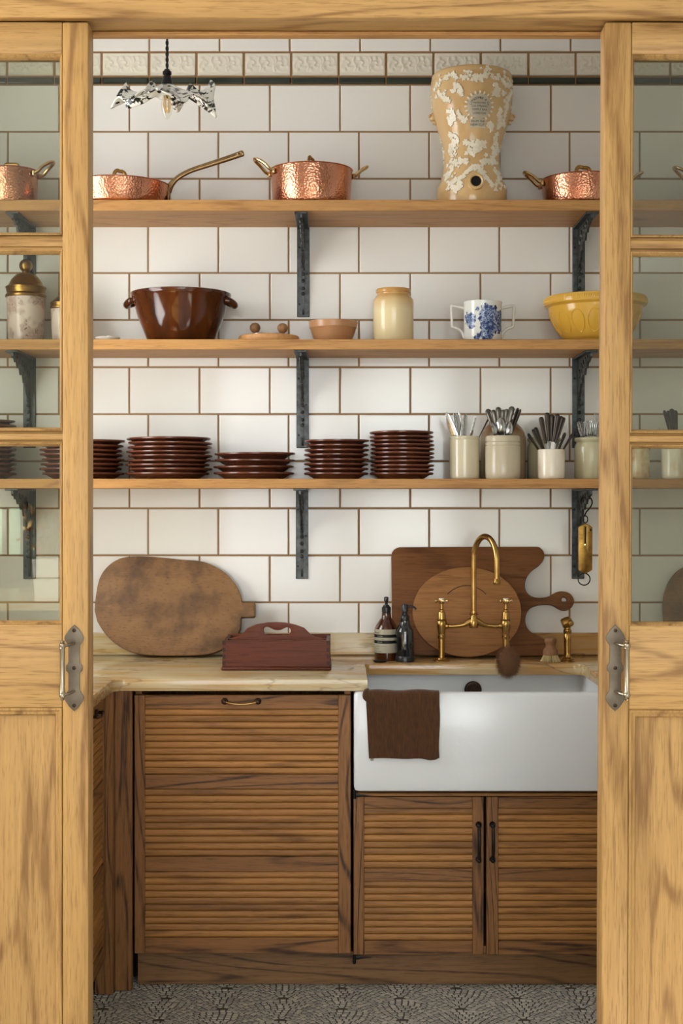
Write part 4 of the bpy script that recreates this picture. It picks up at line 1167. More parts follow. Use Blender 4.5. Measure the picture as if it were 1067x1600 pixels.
yA, yB, yC, yE, yF = -.165, -.19, -.085, -.20, -.16
cA, hA, rA = crock('stoneware_crock', 'tall grey-cream stoneware crock of upright knife blades, next to the tallest plate stack', 725.5, 23.5, 682, 'crockA', yA, 'plain')
cB, hB, rB = crock('stoneware_crock', 'broad warm grey stoneware crock with grooved rim, full of spoons', 785.5, 27.5, 681.5, 'crockB', yB, 'grooved')
cC, hC, rC = crock('stoneware_jar', 'brown-shouldered stoneware jar standing behind the crock of spoons', 786, 35, 656, 'jar3', -.07, 'shoulder', 'cutlery crocks')
cD, hD, rD = crock('stoneware_jar', 'dim grey-green jar behind the crock of dark-handled knives', 850, 26, 684, 'crockG', -.07, 'neck')
cE, hE, rE = crock('stoneware_crock', 'short glossy ivory crock holding dark-handled knives', 861, 21.3, 702.5, 'crockW', yE, 'low')
cF, hF, rF = crock('stoneware_crock', 'grey-green necked stoneware jar full of forks beside the right door edge', 923, 25.5, 684, 'crockG', yF, 'neck')
cG, hG, rG = crock('stoneware_crock', 'short rust-speckled ivory crock behind the right glazed door', 1000, 14.8, 701.5, 'crockS', yE, 'low')
cH, hH, rH = crock('stoneware_crock', 'short ivory crock behind the right glazed door holding tilted knife handles', 1056, 23, 702, 'crockW', yE, 'low')

QZ = Matrix.Rotation(pi / 2, 4, 'Z')
# cutlery, each piece built along +z from its lower end
def knife_blade_up(L):
    e = empty('table_knife'); hl = L * .40
    mk('handle', TU([(0, 0, 0), (0, 0, hl * .5), (0, 0, hl)], [.0055, .006, .0045], seg=10, flat=.6, M=QZ), M['dsteel'], e)
    o = [(-.008, hl), (.008, hl), (.0125, hl + .012), (.0125, L - .06), (.0105, L - .034), (.005, L - .009), (-.002, L), (-.007, L - .012), (-.0095, L - .05), (-.0095, hl + .03)]
    mk('blade', PR([o], .0016, .0004, y0=-.0008), M['steel'], e); return e
def knife_handle_up(L):
    e = empty('table_knife'); hl = L * .45
    mk('blade', PR([[(-.007, .004), (-.003, 0), (.006, .02), (.007, L - hl), (-.007, L - hl)]], .0014, .0003, y0=-.0007), M['steel'], e)
    mk('handle', TU(spline([(0, 0, L - hl), (0, 0, L - hl * .6), (0, 0, L - .02), (0, 0, L - .006), (0, 0, L)], 3), [.0048, .0052, .0058, .0064, .007, .0078, .0084, .0088, .0088, .0084, .0072, .0054, .002], seg=12, flat=.55, M=QZ), M['khandle'], e); return e
def spoon(L, bowl_up=True, bw=.021, blen=.062):
    e = empty('table_spoon')
    if bowl_up:
        pts = [(0, 0, 0), (0, 0, L * .3), (0, 0, L - blen - .012), (0, 0, L - blen + .004)]
        rad = [.007, .005, .0032, .0042]; bz = L - blen
    else:
        pts = [(0, 0, blen), (0, 0, blen + .02), (0, 0, L * .6), (0, 0, L - .022), (0, 0, L - .006), (0, 0, L)]
        rad = [.0042, .003, .0042, .0095, .0098, .004]; bz = 0
    mk('handle', TU(pts, rad, seg=10, flat=.30, M=QZ), M['dsteel'], e)
    bm = NB(); rows = []; nu, nv = 12, 8
    for side_ in (0, .0013):
        for i in range(nu + 1):
            t = i / nu; z = bz + blen * t; wv = bw * (max(0, sin(pi * min(1, .04 + t * .95))) ** .62) * (.72 + .28 * (t if bowl_up else 1 - t))
            wv = max(wv, .0016)
            rows.append([bm.verts.new((wv * (-1 + 2 * j / nv), -.010 * (1 - (-1 + 2 * j / nv) ** 2) * sin(pi * t) + side_ + .001, z)) for j in range(nv + 1)])
    h_ = nu + 1
    for o_ in (0, h_):
        for i in range(nu):
            for j in range(nv): bm.faces.new((rows[o_ + i][j], rows[o_ + i][j + 1], rows[o_ + i + 1][j + 1], rows[o_ + i + 1][j]))
    mk('bowl', bm, M['steel'], e); return e
def fork(L):
    e = empty('table_fork')
    mk('handle', TU([(0, 0, 0), (0, 0, L * .25), (0, 0, L * .62), (0, 0, L - .072)], [.008, .006, .003, .0034], seg=10, flat=.35, M=QZ), M['dsteel'], e)
    mk('shoulder', PR([[(-.003, L - .075), (.003, L - .075), (.0105, L - .060), (.0112, L - .048), (-.0112, L - .048), (-.0105, L - .060)]], .0018, .0003, y0=-.0009), M['steel'], e)
    for i in range(4):
        x = -.0092 + .00613 * i
        mk('tine', PR([[(x - .0017, L - .0486), (x + .0017, L - .0486), (x + .0013, L - .01), (x + .0004, L), (x - .0004, L), (x - .0013, L - .01)]], .0016, .0002, y0=-.0008), M['steel'], e)
    return e
def drop(e, base, tip_px, tip_py, y0, yt, roll, label, cat, group, flip=False):
    """stand a piece in a crock: base point inside, tip seen at a given pixel"""
    b = Vector(base); t = Vector((X(tip_px, yt), yt, Z(tip_py, yt)))
    d = (t - b).normalized()
    yv = (Vector((0, 1, 0)) - d * d.y).normalized(); xv = yv.cross(d)
    q = Matrix((xv, yv, d)).transposed() @ Matrix.Rotation(roll, 3, 'Z')
    e.rotation_euler = q.to_euler(); e.location = b
    tag(e, label, cat, group)
def ln_(base, px, py, yt): return (Vector((X(px, yt), yt, Z(py, yt))) - Vector(base)).length
def stand(builder, crock_c, r, y, dxf, dyf, px, py, yt, roll, label, cat, group, **k):
    cx = crock_c.location.x
    base = (cx + dxf * r, y + dyf * r, ST3 + .010)
    e = builder(ln_(base, px, py, yt), **k)
    drop(e, base, px, py, y, yt, roll, label, cat, group)
    return e
g1 = 'knives in the tall grey-cream crock'
OR = ['first', 'second', 'third', 'fourth', 'fifth', 'sixth', 'seventh', 'eighth', 'ninth', 'tenth']
for i, (px, py, dx, dy, roll) in enumerate([(696.5, 643.5, .45, -.1, pi - .3), (709, 644, .15, .3, .7), (713, 645, .25, .0, .35), (717.5, 643.5, .1, .25, -.5), (727.5, 645, -.3, -.3, pi + .2)]):
    stand(knife_blade_up, cA, rA, yA, dx, dy, px, py, yA + .002 * i - .01, roll, f'{OR[i]} steel knife from the left, standing blade up in the tall grey-cream crock', 'knife', g1)
stand(fork, cA, rA, yA, -.2, .3, 743.5, 649.5, yA + .008, 1.2, 'single fork standing in the tall grey-cream crock behind the leaning handle', 'fork', g1)
stand(spoon, cA, rA, yA, -.3, .1, 766, 648, yA - .002, 1.45, 'dark spoon handle leaning right out of the tall grey-cream crock', 'spoon', g1, bowl_up=False)
g2 = 'spoons in the broad grooved crock'
S2 = [(761.5, 639, .3, .2, .25, False), (770, 640.5, .2, .3, .0, False), (778, 636, .1, .3, .1, False), (786, 640, .1, .5, .1, False), (792, 639, -.1, .5, .05, False), (800.5, 635, -.4, .3, -.15, False), (809.5, 637.5, -.4, .2, .95, False), (813.5, 639.5, -.4, .0, 1.1, False),
      (782.5, 652, .0, -.3, 0, True), (769.5, 657, .0, -.35, 1.0, True), (796, 658.5, -.0, -.1, -.5, True)]
for i, (px, py, dx, dy, roll, up_) in enumerate(S2):
    lab = f'{OR[i]} spoon handle from the left at the back of the broad grooved crock' if not up_ else ['big steel spoon, bowl up, at the front of the broad grooved crock', 'steel spoon turned edge on, bowl up, left of the big spoon', 'dark steel spoon, bowl up, right of the big spoon'][i - 8]
    stand(spoon, cB, rB, yB, dx, dy, px, py, yB + (.012 if not up_ else -.016), roll + (pi if False else 0), lab, 'spoon', g2, bowl_up=up_, **({'bw': .019, 'blen': .060} if up_ and i == 8 else {'bw': .015} if up_ else {}))
g3 = 'dark-handled knives in the short ivory crock'
K3 = [(824.5, 677, .3, 0, 1.2), (832, 670.5, .3, -.1, 1.0), (836, 667.5, .25, .1, .8), (845, 651.5, .1, .2, .2), (854.5, 644.5, .05, .2, .1), (862, 647.5, .0, .3, .0), (871, 646.5, -.2, .2, -.3), (877, 650, -.3, .1, -.7), (881, 652, -.3, .0, -1.0)]
for i, (px, py, dx, dy, roll) in enumerate(K3):
    stand(knife_handle_up, cE, rE, yE, dx, dy, px, py, yE + .004 * (i % 3), roll, f'{OR[i]} dark knife handle from the left in the short ivory crock', 'knife', g3)
stand(knife_handle_up, cE, rE, yE, -.2, -.2, 883, 676, yE - .008, 1.2, 'thin knife handle tilted right at the front of the short ivory crock', 'knife', g3)
stand(knife_handle_up, cE, rE, yE, -.3, -.1, 895, 677.5, yE - .004, 1.3, 'thin knife handle tilted furthest right out of the short ivory crock', 'knife', g3)
g4 = 'forks in the grey-green jar'
K4 = [(903, 659, .2, -.2, .9), (907.5, 660, .1, .1, .3), (912, 659.5, .1, -.1, .8), (916.5, 658, .0, .1, .2), (920, 659, .0, -.1, .4), (924, 657.5, -.1, .1, .9), (928, 658, -.2, 0, .1), (932.5, 644.5, -.2, .2, .35), (938, 655, -.3, .0, .7)]
for i, (px, py, dx, dy, roll) in enumerate(K4):
    stand(fork, cF, rF * .7, yF, dx, dy, px, py, yF + .006 * ((i % 3) - 1), roll, f'{OR[i]} fork from the left standing tines up in the grey-green jar', 'fork', g4)
g5 = 'knives in the crocks behind the right glazed door'
for i, (px, py, roll) in enumerate([(1037.5, 641, 1.1), (1043.5, 641.5, .9), (1049, 638.5, .3), (1054.5, 641, .2)]):
    stand(knife_handle_up, cH, rH, yE, .25, -.2 + .15 * i, px, py, yE - .01 + .006 * i, roll, f'{OR[i]} tilted knife handle from the left above the ivory crock behind the right glass', 'knife', g5)
for i, px in enumerate((1026, 1032)):
    stand(fork, cH, rH, yE, .4, -.3 + .3 * i, px, 670.5 + i * .8, yE - .008 + .01 * i, .4, f'{("low fork leaning out of the ivory crock behind the right glass, outer one", "low fork leaning out of the ivory crock behind the right glass, inner one")[i]}', 'fork', g5)
stand(knife_handle_up, cG, rG, yE, .2, 0, 1016, 692, yE, 1.2, 'knife handle tilted out of the rust-speckled crock behind the right glass', 'knife', g5)
# ------------------------------------------------------------------ on the worktop
TOPZ = CT + .0006
def lean(o, foot_y, ang, th):
    o.location.y = foot_y; o.rotation_euler.x = -ang; o.scale.z = 1 / cos(ang); o.location.z = TOPZ + th * sin(ang)
# old dough board leaning on the tiles
yb0 = -.105; kb = S * R(yb0)
pts = [(145.5, 955), (147, 930), (152, 905), (163, 888), (180, 876), (202, 871.5), (240, 872.5), (280, 876.5), (315, 880), (345, 894), (362, 910), (373, 927), (377, 943)]
end = [(376, 966), (374.5, 985), (366, 1000), (350, 1014), (325, 1023), (290, 1025), (250, 1025), (215, 1022), (185, 1010), (163, 991), (150, 972)]
o1 = spline(pts, 5)[:-1] + [(377, 943.5), (395, 943), (398, 945), (398, 964), (396, 966), (376.5, 966.5)] + spline(end, 5)[1:]
cxp, fz = 262, 1025
ol = [((p - cxp) * kb, (fz - q) * kb) for p, q in o1]
db = thing('dough_board', 'old scarred oval dough board with a stub handle leaning on the tiles', 'board', (X(cxp, yb0), yb0, TOPZ + .0045))
mk('plank', PR([ol], .034, .0035, y0=0), M['oldboard'], db)
lean(db, -.112, .21, .034)
# cutlery tray
yt = -.44; kt = S * R(yt)
ct = thing('cutlery_tray', 'red-brown mahogany cutlery tray with an arched carrying handle', 'tray', (X(432, yt), yt, TOPZ))
qx = lambda p: (p - 432) * kt
qz = lambda p: Z(p, yt) - CT
hf = qz(1001); D_ = .21
def taper_board(x0, x1, x2, x3, y0, y1, z0, z1):
    bm = NB(); loft(bm, [[(x0, y0, z0), (x1, y0, z0), (x3, y0, z1), (x2, y0, z1)], [(x0, y1, z0), (x1, y1, z0), (x3, y1, z1), (x2, y1, z1)]], cap0=True, cap1=True); return bm
mk('base', B(qx(345.5), qx(517.5), -.012, D_ + .012, 0, .0095, .003), M['mahog'], ct)
mk('front_board', B(qx(347.5), qx(515.5), -.004, .008, .0098, hf, .001), M['mahog'], ct)
mk('back_board', B(qx(347.5), qx(515.5), D_ - .008, D_ + .004, .0098, hf, .001), M['mahog'], ct)
for s_, n_ in ((-1, 'end_board'), (1, 'end_board')):
    x = qx(347.7) if s_ < 0 else qx(515.3)
    mk(n_, B(x, x - s_ * .012, .0083, D_ - .0083, .0098, hf - .003, .001), M['mahogY'], ct)
ym = D_ / 2
km = S * R(yt + ym)
base_m = 779 - (CT - EYE) / km
mx = lambda p: (p - 432) * km + (X(432, yt + ym) - X(432, yt)); mz_ = lambda p: (base_m - p) * km
arch = [(352, 1012), (352, 998.5), (366, 996.5), (374, 994), (381, 988), (386, 982), (400, 976), (418, 972.7), (432, 972.2), (446, 973), (462, 976.5), (475, 981), (480, 986), (486, 992), (493, 995.5), (500, 997), (511.5, 998.5), (511.5, 1012)]
hole = [(412, 985.5), (413.5, 981), (418, 979.5), (423, 981.5), (430, 984.5), (438, 984.5), (444, 982), (449, 980), (453, 982), (454.3, 986.5), (451.5, 991.5), (447, 992.7), (420, 992.7), (414.5, 991)]
A_ = [(mx(352.5), .012)] + [(mx(p), mz_(q)) for p, q in arch[1:-1]] + [(mx(511), .012)]
Hh = [(mx(p[0]), mz_(p[1])) for p in spline(hole, 4, True)]
mk('divider_handle', PR([A_, Hh], .011, .0012, y0=ym - .0055), M['mahog'], ct)
bm = NB()
for s_ in (-1, 1):
    x = qx(347.5) if s_ < 0 else qx(515.5)
    for j in range(4):
        z = .016 + j * (hf - .02) / 3.4
        prism(bm, [[(x, z), (x - s_ * .010, z - .002), (x - s_ * .010, z + .012), (x, z + .010)]], .0015, 0, y0=-.0046)
mk('dovetails', bm, M['mahogY'], ct)

# soap bottles
def bottle_amber():
    y = -.175; k = S * R(y); t = thing('soap_bottle', 'amber glass soap bottle with a cream banded label and black pump turned to the front', 'bottle', (X(603.5, y), y, TOPZ), rot=(0, 0, 0))
    q = lambda p: Z(p, y) - CT; r = 18.3 * k
    base = q(1030.5); g = lambda p: q(p) - base
    mk('glass_body', LA([(0, .002), (r - .006, .001), (r - .002, 0), (r, .005), (r, g(984)), (r - .001, g(980)), (r - .006, g(975)), (r - .014, g(969)), (r - .021, g(964.5)), (r - .0225, g(960)), (r - .0225, g(957)), (0, g(957))], 48), M['amber'], t)
    zb, zt = g(1018), g(981.5); rl_ = r + .0006
    bm = NB(); n = 40; a0, a1 = radians(-160), radians(65)      # paper label wrapped round, open on one side
    rws = [[bm.verts.new((rl_ * sin(a0 + (a1 - a0) * i / n), -rl_ * cos(a0 + (a1 - a0) * i / n), z)) for i in range(n + 1)] for z in (zb, zt)]
    for i in range(n): bm.faces.new((rws[0][i], rws[0][i + 1], rws[1][i + 1], rws[1][i]))
    lb = mk('paper_label', thick(bm, .0003), M['label'], t)
    bm = NB()
    for p0, p1 in ((994.2, 989.4), (1003.4, 998.6)):
        rws = [[bm.verts.new(((rl_ + .0005) * sin(a0 + (a1 - a0) * i / n), -(rl_ + .0005) * cos(a0 + (a1 - a0) * i / n), g(p))) for i in range(n + 1)] for p in (p0, p1)]
        for i in range(n): bm.faces.new((rws[0][i], rws[0][i + 1], rws[1][i + 1], rws[1][i]))
    mk('label_bands', thick(bm, .0002), M['ink'], lb)
    def wr(txt, size, z, a, mat_h=.0009):
        tm = text_mesh(txt, size, align='LEFT')
        for v in tm.verts:
            aa = a + v.co.x / rl_; v.co = Vector(((rl_ + mat_h) * sin(aa), -(rl_ + mat_h) * cos(aa), z + v.co.z))
        return tm
    bm = NB()
    for txt, sz, p, a in (('Aesop.', .0088, 986.3, radians(-72)), ('for the hands', .0042, 996.6, radians(-48)), ('net 500 ml  e 16.9 fl oz', .0040, 1007.5, radians(-60)), ('rinse well', .0034, 1011.5, radians(-60)), ('made in Australia', .0034, 1015.2, radians(-60))):
        tm = wr(txt, sz, g(p), a); me = bpy.data.meshes.new('t'); tm.to_mesh(me); tm.free(); bm.from_mesh(me); bpy.data.meshes.remove(me)
    mk('label_lettering', bm, M['ink'], lb)
    bm = NB()
    for txt, p in (('aromatique', 991.8), ('hand wash', 1001)):
        tm = wr(txt, .0042, g(p), radians(-48), .0012); me = bpy.data.meshes.new('t'); tm.to_mesh(me); tm.free(); bm.from_mesh(me); bpy.data.meshes.remove(me)
    mk('band_lettering', bm, M['label'], lb)
    pm = mk('pump', LA([(0, g(957)), (.0125, g(957)), (.0145, g(956)), (.0145, g(948.5)), (.0125, g(947.5)), (.010, g(946)), (.0095, g(944.5)), (.0050, g(944)), (.0046, g(940)), (.0072, g(938)), (.0072, g(933)), (.005, g(931.8)), (0, g(931.6))], 28), M['plastic'], t)
    mk('nozzle', TU(spline([(0, 0, g(935)), (0, -.014, g(935)), (.001, -.034, g(935.5)), (.001, -.040, g(938))], 5), .0042, seg=12), M['plastic'], pm)
    return t
bottle_amber()
def bottle_dark():
    y = -.215; k = S * R(y); t = thing('soap_bottle', 'slimmer black soap bottle with a side-pointing pump, right of the amber one', 'bottle', (X(632.5, y), y, TOPZ))
    q = lambda p: Z(p, y) - CT; r = 14.6 * k; base = q(1034); g = lambda p: q(p) - base
    mk('glass_body', LA([(0, .002), (r - .004, .001), (r - .001, 0), (r, .004), (r, g(987)), (r - .0015, g(984)), (r - .006, g(980)), (r - .011, g(976.5)), (r - .0135, g(973)), (r - .0135, g(970)), (0, g(970))], 44), M['darkglass'], t)
    mk('sleeve', LA([(r + .0004, 0.001), (r + .0012, .002), (r + .0012, g(1026)), (r + .0002, g(1025))], 44), M['plastic'], t)
    pm = mk('pump', LA([(0, g(972)), (.0135, g(972)), (.0145, g(971)), (.0145, g(964)), (.0125, g(962)), (.0105, g(961)), (.0105, g(959.5)), (.0075, g(959)), (.0075, g(957)), (.0108, g(956)), (.0108, g(946)), (.009, g(944.6)), (0, g(944.4))], 28), M['plastic'], t)
    mk('nozzle', TU(spline([(.006, 0, g(949)), (.020, 0, g(948.3)), (.030, -.001, g(949.5)), (.035, -.001, g(953))], 5), .0032, seg=10), M['plastic'], pm)
bottle_dark()
tag(mk('pebble_dish', LA([(0, 0), (.017, 0), (.022, .003), (.0235, .0065), (.021, .007), (.013, .005), (0, .0045)], 32, None, sx=1.0, sy=.75), M['bronze'], loc=(X(594, -.238), -.238, TOPZ)), 'tiny dark metal dish lying in front of the amber soap bottle', 'dish')

# boards behind the tap
yr = -.075; kr = S * R(yr)
rp = [(612.3, 1027), (612.3, 872)]
out_px = [(612.3, 1026), (612.3, 873)] + [(612.3 + 14 - 14 * cos(t), 872.5 - 13.5 * sin(t)) for t in (.4, .8, 1.2, 1.5)]
out_px += [(640, 859), (740, 858.3), (842, 858.2)]
out_px += spline([(846, 859), (851.5, 864.5), (853.3, 872), (851, 880), (844, 888), (834, 895), (826, 904), (821.5, 915), (822.5, 926), (829, 934), (840, 937.5), (852, 937), (860, 934.5), (868, 930), (878, 927.5), (890, 930), (897, 938), (897.3, 946), (892, 954), (883, 957), (874, 955), (866, 950), (856, 948), (842, 949), (830, 953.5), (823, 962), (820.5, 974), (824, 985), (833, 993), (844, 998), (853, 1003)], 4)
out_px += [(853, 1020), (849, 1026.5)]
rb_ = thing('chopping_board', 'large walnut chopping board with a scooped edge and round-ended handle, behind the tap', 'board', (X(730, yr), yr, TOPZ + .004))
hx_, hz_ = (882.5 - 730) * kr, (1027 - 941) * kr
holeL = [(hx_ + 4.3 * kr * cos(2 * pi * i / 16), hz_ + 4.3 * kr * sin(2 * pi * i / 16)) for i in range(16)]
mk('plank', PR([[((p - 730) * kr, (1027 - q) * kr) for p, q in out_px], holeL], .022, .003, y0=0), M['walnut'], rb_)
lean(rb_, -.100, .19, .022)
ym_ = -.115; ko = S * R(ym_)
ob = thing('round_chopping_board', 'rounded brown chopping board leaning in front of the walnut board behind the tap', 'board', (X(730.5, ym_), ym_, TOPZ + .002))
ov = [(85.3 * ko * cos(2 * pi * i / 72) * (1.0), 69.5 * ko + 69.5 * ko * (abs(sin(2 * pi * i / 72)) ** .96) * (1 if sin(2 * pi * i / 72) >= 0 else -1)) for i in range(72)]
ov = [(x, max(z, .0)) for x, z in ov]
mk('plank', PR([ov], .020, .003, y0=0), M['maple'], ob)
gro = [(47 * ko * cos(t), 53 * ko + 57 * ko * sin(t)) for t in [radians(50 + 80 * i / 24) for i in range(25)]]
mk('groove', TU([(x, -.0003, z) for x, z in gro], .0011, seg=6), M['hole'], ob)
lean(ob, -.124, .19, .020)
# oval board behind the right glass
y9 = -.10; k9 = S * R(y9)
o9 = [((cos(t) * 48) * k9, (70 + sin(t) * 70) * k9) for t in [2 * pi * i / 60 for i in range(60)]]
b9 = thing('oval_board', 'weathered pale oval board leaning on the tiles behind the right glazed door', 'board', (X(1088, y9), y9, TOPZ + .004))
mk('plank', PR([o9], .022, .004, y0=0), M['oldboard'], b9)
lean(b9, -.090, .165, .022)

# bridge tap
yt_ = -.205; k = S * R(yt_)
tp = thing('bridge_tap', 'aged brass bridge mixer tap with tall swan neck and cross handles', 'tap', (X(740, yt_), yt_, TOPZ))
g = lambda p: Z(p, yt_) - CT
hx = 50.2 * k
for s_ in (-1, 1):
    T = Matrix.Translation((s_ * hx, 0, 0))
    q = lambda lst: [(r * k, g(p)) for r, p in lst]
    mk('pillar', LA([(0, 0), (12.5 * k, 0), (12.8 * k, .003), (11.5 * k, .0055), (8.5 * k, .007), (8.2 * k, .009), (5.2 * k, .011)] + q([(4.9, 1022), (4.9, 998.5), (5.8, 998), (6.2, 995), (6.2, 993), (5.4, 992), (5.6, 989), (7.8, 978), (8.0, 971), (7.4, 970), (7.8, 968.5), (6.8, 967.5), (6.2, 960), (5.6, 956.5), (4.2, 955.5), (4.2, 953.5), (2.6, 952), (2.5, 944), (3.6, 943.4), (3.8, 942)]) + [(0, g(941.5))], 28, T), M['brass'], tp)
    bm = NB(); zc = g(939)
    lathe(bm, [(0, -3.4 * k), (3.8 * k, -3 * k), (4.6 * k, 0), (4.2 * k, 2.2 * k), (0, 2.4 * k)], 18, T @ Matrix.Translation((0, 0, zc)))
    for a in range(4):
        A = T @ Matrix.Translation((0, 0, zc)) @ Matrix.Rotation(a * pi / 2 + .35, 4, 'Z') @ Matrix.Rotation(pi / 2, 4, 'Y')
        lathe(bm, [(0, 2 * k), (1.7 * k, 3 * k), (1.5 * k, 5 * k), (1.6 * k, 7 * k), (2.9 * k, 8.5 * k), (3.0 * k, 10 * k), (2.0 * k, 11.4 * k), (0, 11.8 * k)], 12, A)
    ch = mk('cross_handle', bm, M['brassbright'], tp)
    mk('porcelain_button', LA([(0, 0), (4.4 * k, .0), (4.6 * k, .0015), (4.0 * k, .0032), (0, .004)], 20, T @ Matrix.Translation((0, 0, zc + 2.3 * k))), M['porcelain'], ch)
bm = NB()
br = spline([(-hx + 4 * k, 0, g(978)), (-hx + 11 * k, 0, g(978.5)), (-30 * k, 0, g(978.5)), (-16 * k, 0, g(976.5)), (-7 * k, 0, g(972)), (0, 0, g(970)), (7 * k, 0, g(972)), (16 * k, 0, g(976.5)), (30 * k, 0, g(978.5)), (hx - 11 * k, 0, g(978.5)), (hx - 4 * k, 0, g(978))], 5)
rad = [(3.3 + 2.6 * math.exp(-((x / (11 * k)) ** 2)) + (1.4 if abs(abs(x) - hx + 7.5 * k) < 2 * k else 0)) * k for x, _, _ in br]
tube(bm, br, rad, seg=16)
lathe(bm, [(6.5 * k, g(981)), (7.6 * k, g(976)), (6.8 * k, g(970)), (5.2 * k, g(964)), (4.6 * k, g(961.5)), (6.8 * k, g(961)), (7.0 * k, g(959.5)), (5.2 * k, g(958.5)), (5.0 * k, g(953.5)), (3.9 * k, g(952.8)), (0, g(952.5))], 28)
mk('bridge', bm, M['brass'], tp)
th = .98                                 # the swan neck is swivelled mostly towards the viewer
Lr = 15.5 * k / cos(th) / 1.0
dirx, diry = cos(th), -sin(th)
zv = g(876)
pts = [(0, 0, g(956)), (0, 0, g(930)), (0, 0, g(900))]
for i in range(1, 17):
    a = pi * i / 16; rr_ = Lr
    pts.append((dirx * rr_ * (1 - cos(a)), diry * rr_ * (1 - cos(a)), zv + 38 * k * sin(a) * 1.0))
pts += [(dirx * 2 * Lr, diry * 2 * Lr, zv - .03), (dirx * 2 * Lr, diry * 2 * Lr, zv - .055)]
mk('swan_neck', TU(spline(pts, 3), 4.5 * k, seg=18), M['brass'], tp)
mk('aerator', LA([(0, -.070), (5 * k, -.070), (6.0 * k, -.067), (6.0 * k, -.061), (5 * k, -.058), (4.7 * k, -.052), (0, -.052)], 22, Matrix.Translation((dirx * 2 * Lr, diry * 2 * Lr, zv))), M['brassdull'], tp)

# side spray and brushes
sy_ = -.215; k = S * R(sy_); g = lambda p: Z(p, sy_) - CT
sp_ = thing('side_spray', 'short brass pull-out spray standing by the round-ended board handle', 'spray', (X(886.5, sy_), sy_, TOPZ))
mk('stem', LA([(0, 0), (11 * k, 0), (11.2 * k, .003), (9.5 * k, .006), (9.8 * k, .009), (7 * k, .013), (5.2 * k, .018), (5.0 * k, g(1020)), (5.6 * k, g(1000)), (6.0 * k, g(991)), (5.4 * k, g(990)), (6.4 * k, g(988.5)), (6.2 * k, g(984)), (5 * k, g(983)), (5.2 * k, g(977)), (0, g(975))], 28), M['brass'], sp_)
bm = NB()
lathe(bm, [(0, -8 * k), (6.5 * k, -8 * k), (8.4 * k, -6 * k), (8.9 * k, 0), (8.2 * k, 6 * k), (5 * k, 8.4 * k), (0, 8.8 * k)], 24, Matrix.Translation((-1 * k, 0, g(973))) @ Matrix.Rotation(radians(68), 4, 'Y'))
lathe(bm, [(0, 0), (4.6 * k, 0), (4.8 * k, 4 * k), (3.4 * k, 6 * k), (0, 6.3 * k)], 20, Matrix.Translation((3.5 * k, -6 * k, g(973.5))) @ Matrix.Rotation(pi / 2, 4, 'X'))
mk('spray_head', bm, M['brassdull'], sp_)

wy = -.225; k = S * R(wy); g = lambda p: Z(p, wy) - CT
wb_ = thing('scrubbing_brush', 'small round brush with a waisted wooden grip and pale splayed bristles', 'brush', (X(860, wy), wy, TOPZ))
mk('grip', LA([(0, g(1023.5)), (11.4 * k, g(1023.5)), (11.6 * k, g(1018)), (10.5 * k, g(1015)), (7.6 * k, g(1011)), (7.6 * k, g(1007)), (9.4 * k, g(1002.5)), (9.6 * k, g(999)), (8.4 * k, g(996.8)), (5 * k, g(995.8)), (0, g(995.6))], 28), M['brushwood'], wb_)
bm = NB()
for i in range(150):
    a = rnd.uniform(0, 2 * pi); r0 = sqrt(rnd.random()) * 10.4 * k; r1 = r0 * 1.55 + rnd.uniform(-.001, .002)
    da = rnd.uniform(-.12, .12)
    tube(bm, [(r0 * cos(a), r0 * sin(a), g(1022.5)), (r1 * cos(a + da), r1 * sin(a + da), rnd.uniform(.0004, .002))], [.0008, .0006], seg=4)
mk('bristles', bm, M['palebristle'], wb_, kind='stuff')

hy = -.318; k = S * R(hy)
hb = thing('dish_brush', 'oval brown coconut-fibre brush hanging from the right tap pillar over the sink', 'brush', (X(794, hy), hy, Z(1063, hy)))
g = lambda p: Z(p, hy) - Z(1063, hy)
bm = NB()
for i in range(5200):
    u = rnd.uniform(-1, 1); a = rnd.uniform(0, 2 * pi); s_ = sqrt(1 - u * u)
    d = Vector((s_ * cos(a), s_ * sin(a) * .62, u))
    e_ = Vector((d.x * 21.5 * k, d.y * 21.5 * k, d.z * 28.5 * k)) * rnd.uniform(.80, 1.10)
    c0 = e_ * .45
    j = Vector((rnd.uniform(-1, 1), rnd.uniform(-1, 1), rnd.uniform(-1, 1))) * .002
    side_ = d.cross(Vector((rnd.uniform(-1, 1), rnd.uniform(-1, 1), rnd.uniform(-1, 1)))).normalized() * .0007
    z = Vector((0, 0, g(1034)))
    v = [bm.verts.new(z + c0 - side_), bm.verts.new(z + c0 + side_), bm.verts.new(z + e_ + j)]
    bm.faces.new(v)
mk('fibres', bm, M['bristle'], hb, kind='stuff')
bm = NB(); lathe(bm, [(16 * k * sin(pi * i / 12) if 0 < i < 12 else 0, g(1034) - 23 * k * cos(pi * i / 12)) for i in range(13)], 20, None, sx=1, sy=.6)
mk('core', bm, M['bristle'], hb)
zl = g(1008)
lp = [(-2 * k, 0, zl), (-3 * k, .03, g(998)), (-.026, .085, g(986)), (-.026, .115, g(984)), (-.010, .134, g(983)), (.010, .122, g(984)), (.010, .085, g(986)), (.004, .03, g(998)), (1.5 * k, 0, zl)]
mk('hanging_loop', TU(spline(lp, 5), .0011, seg=6), M['bristle'], hb)

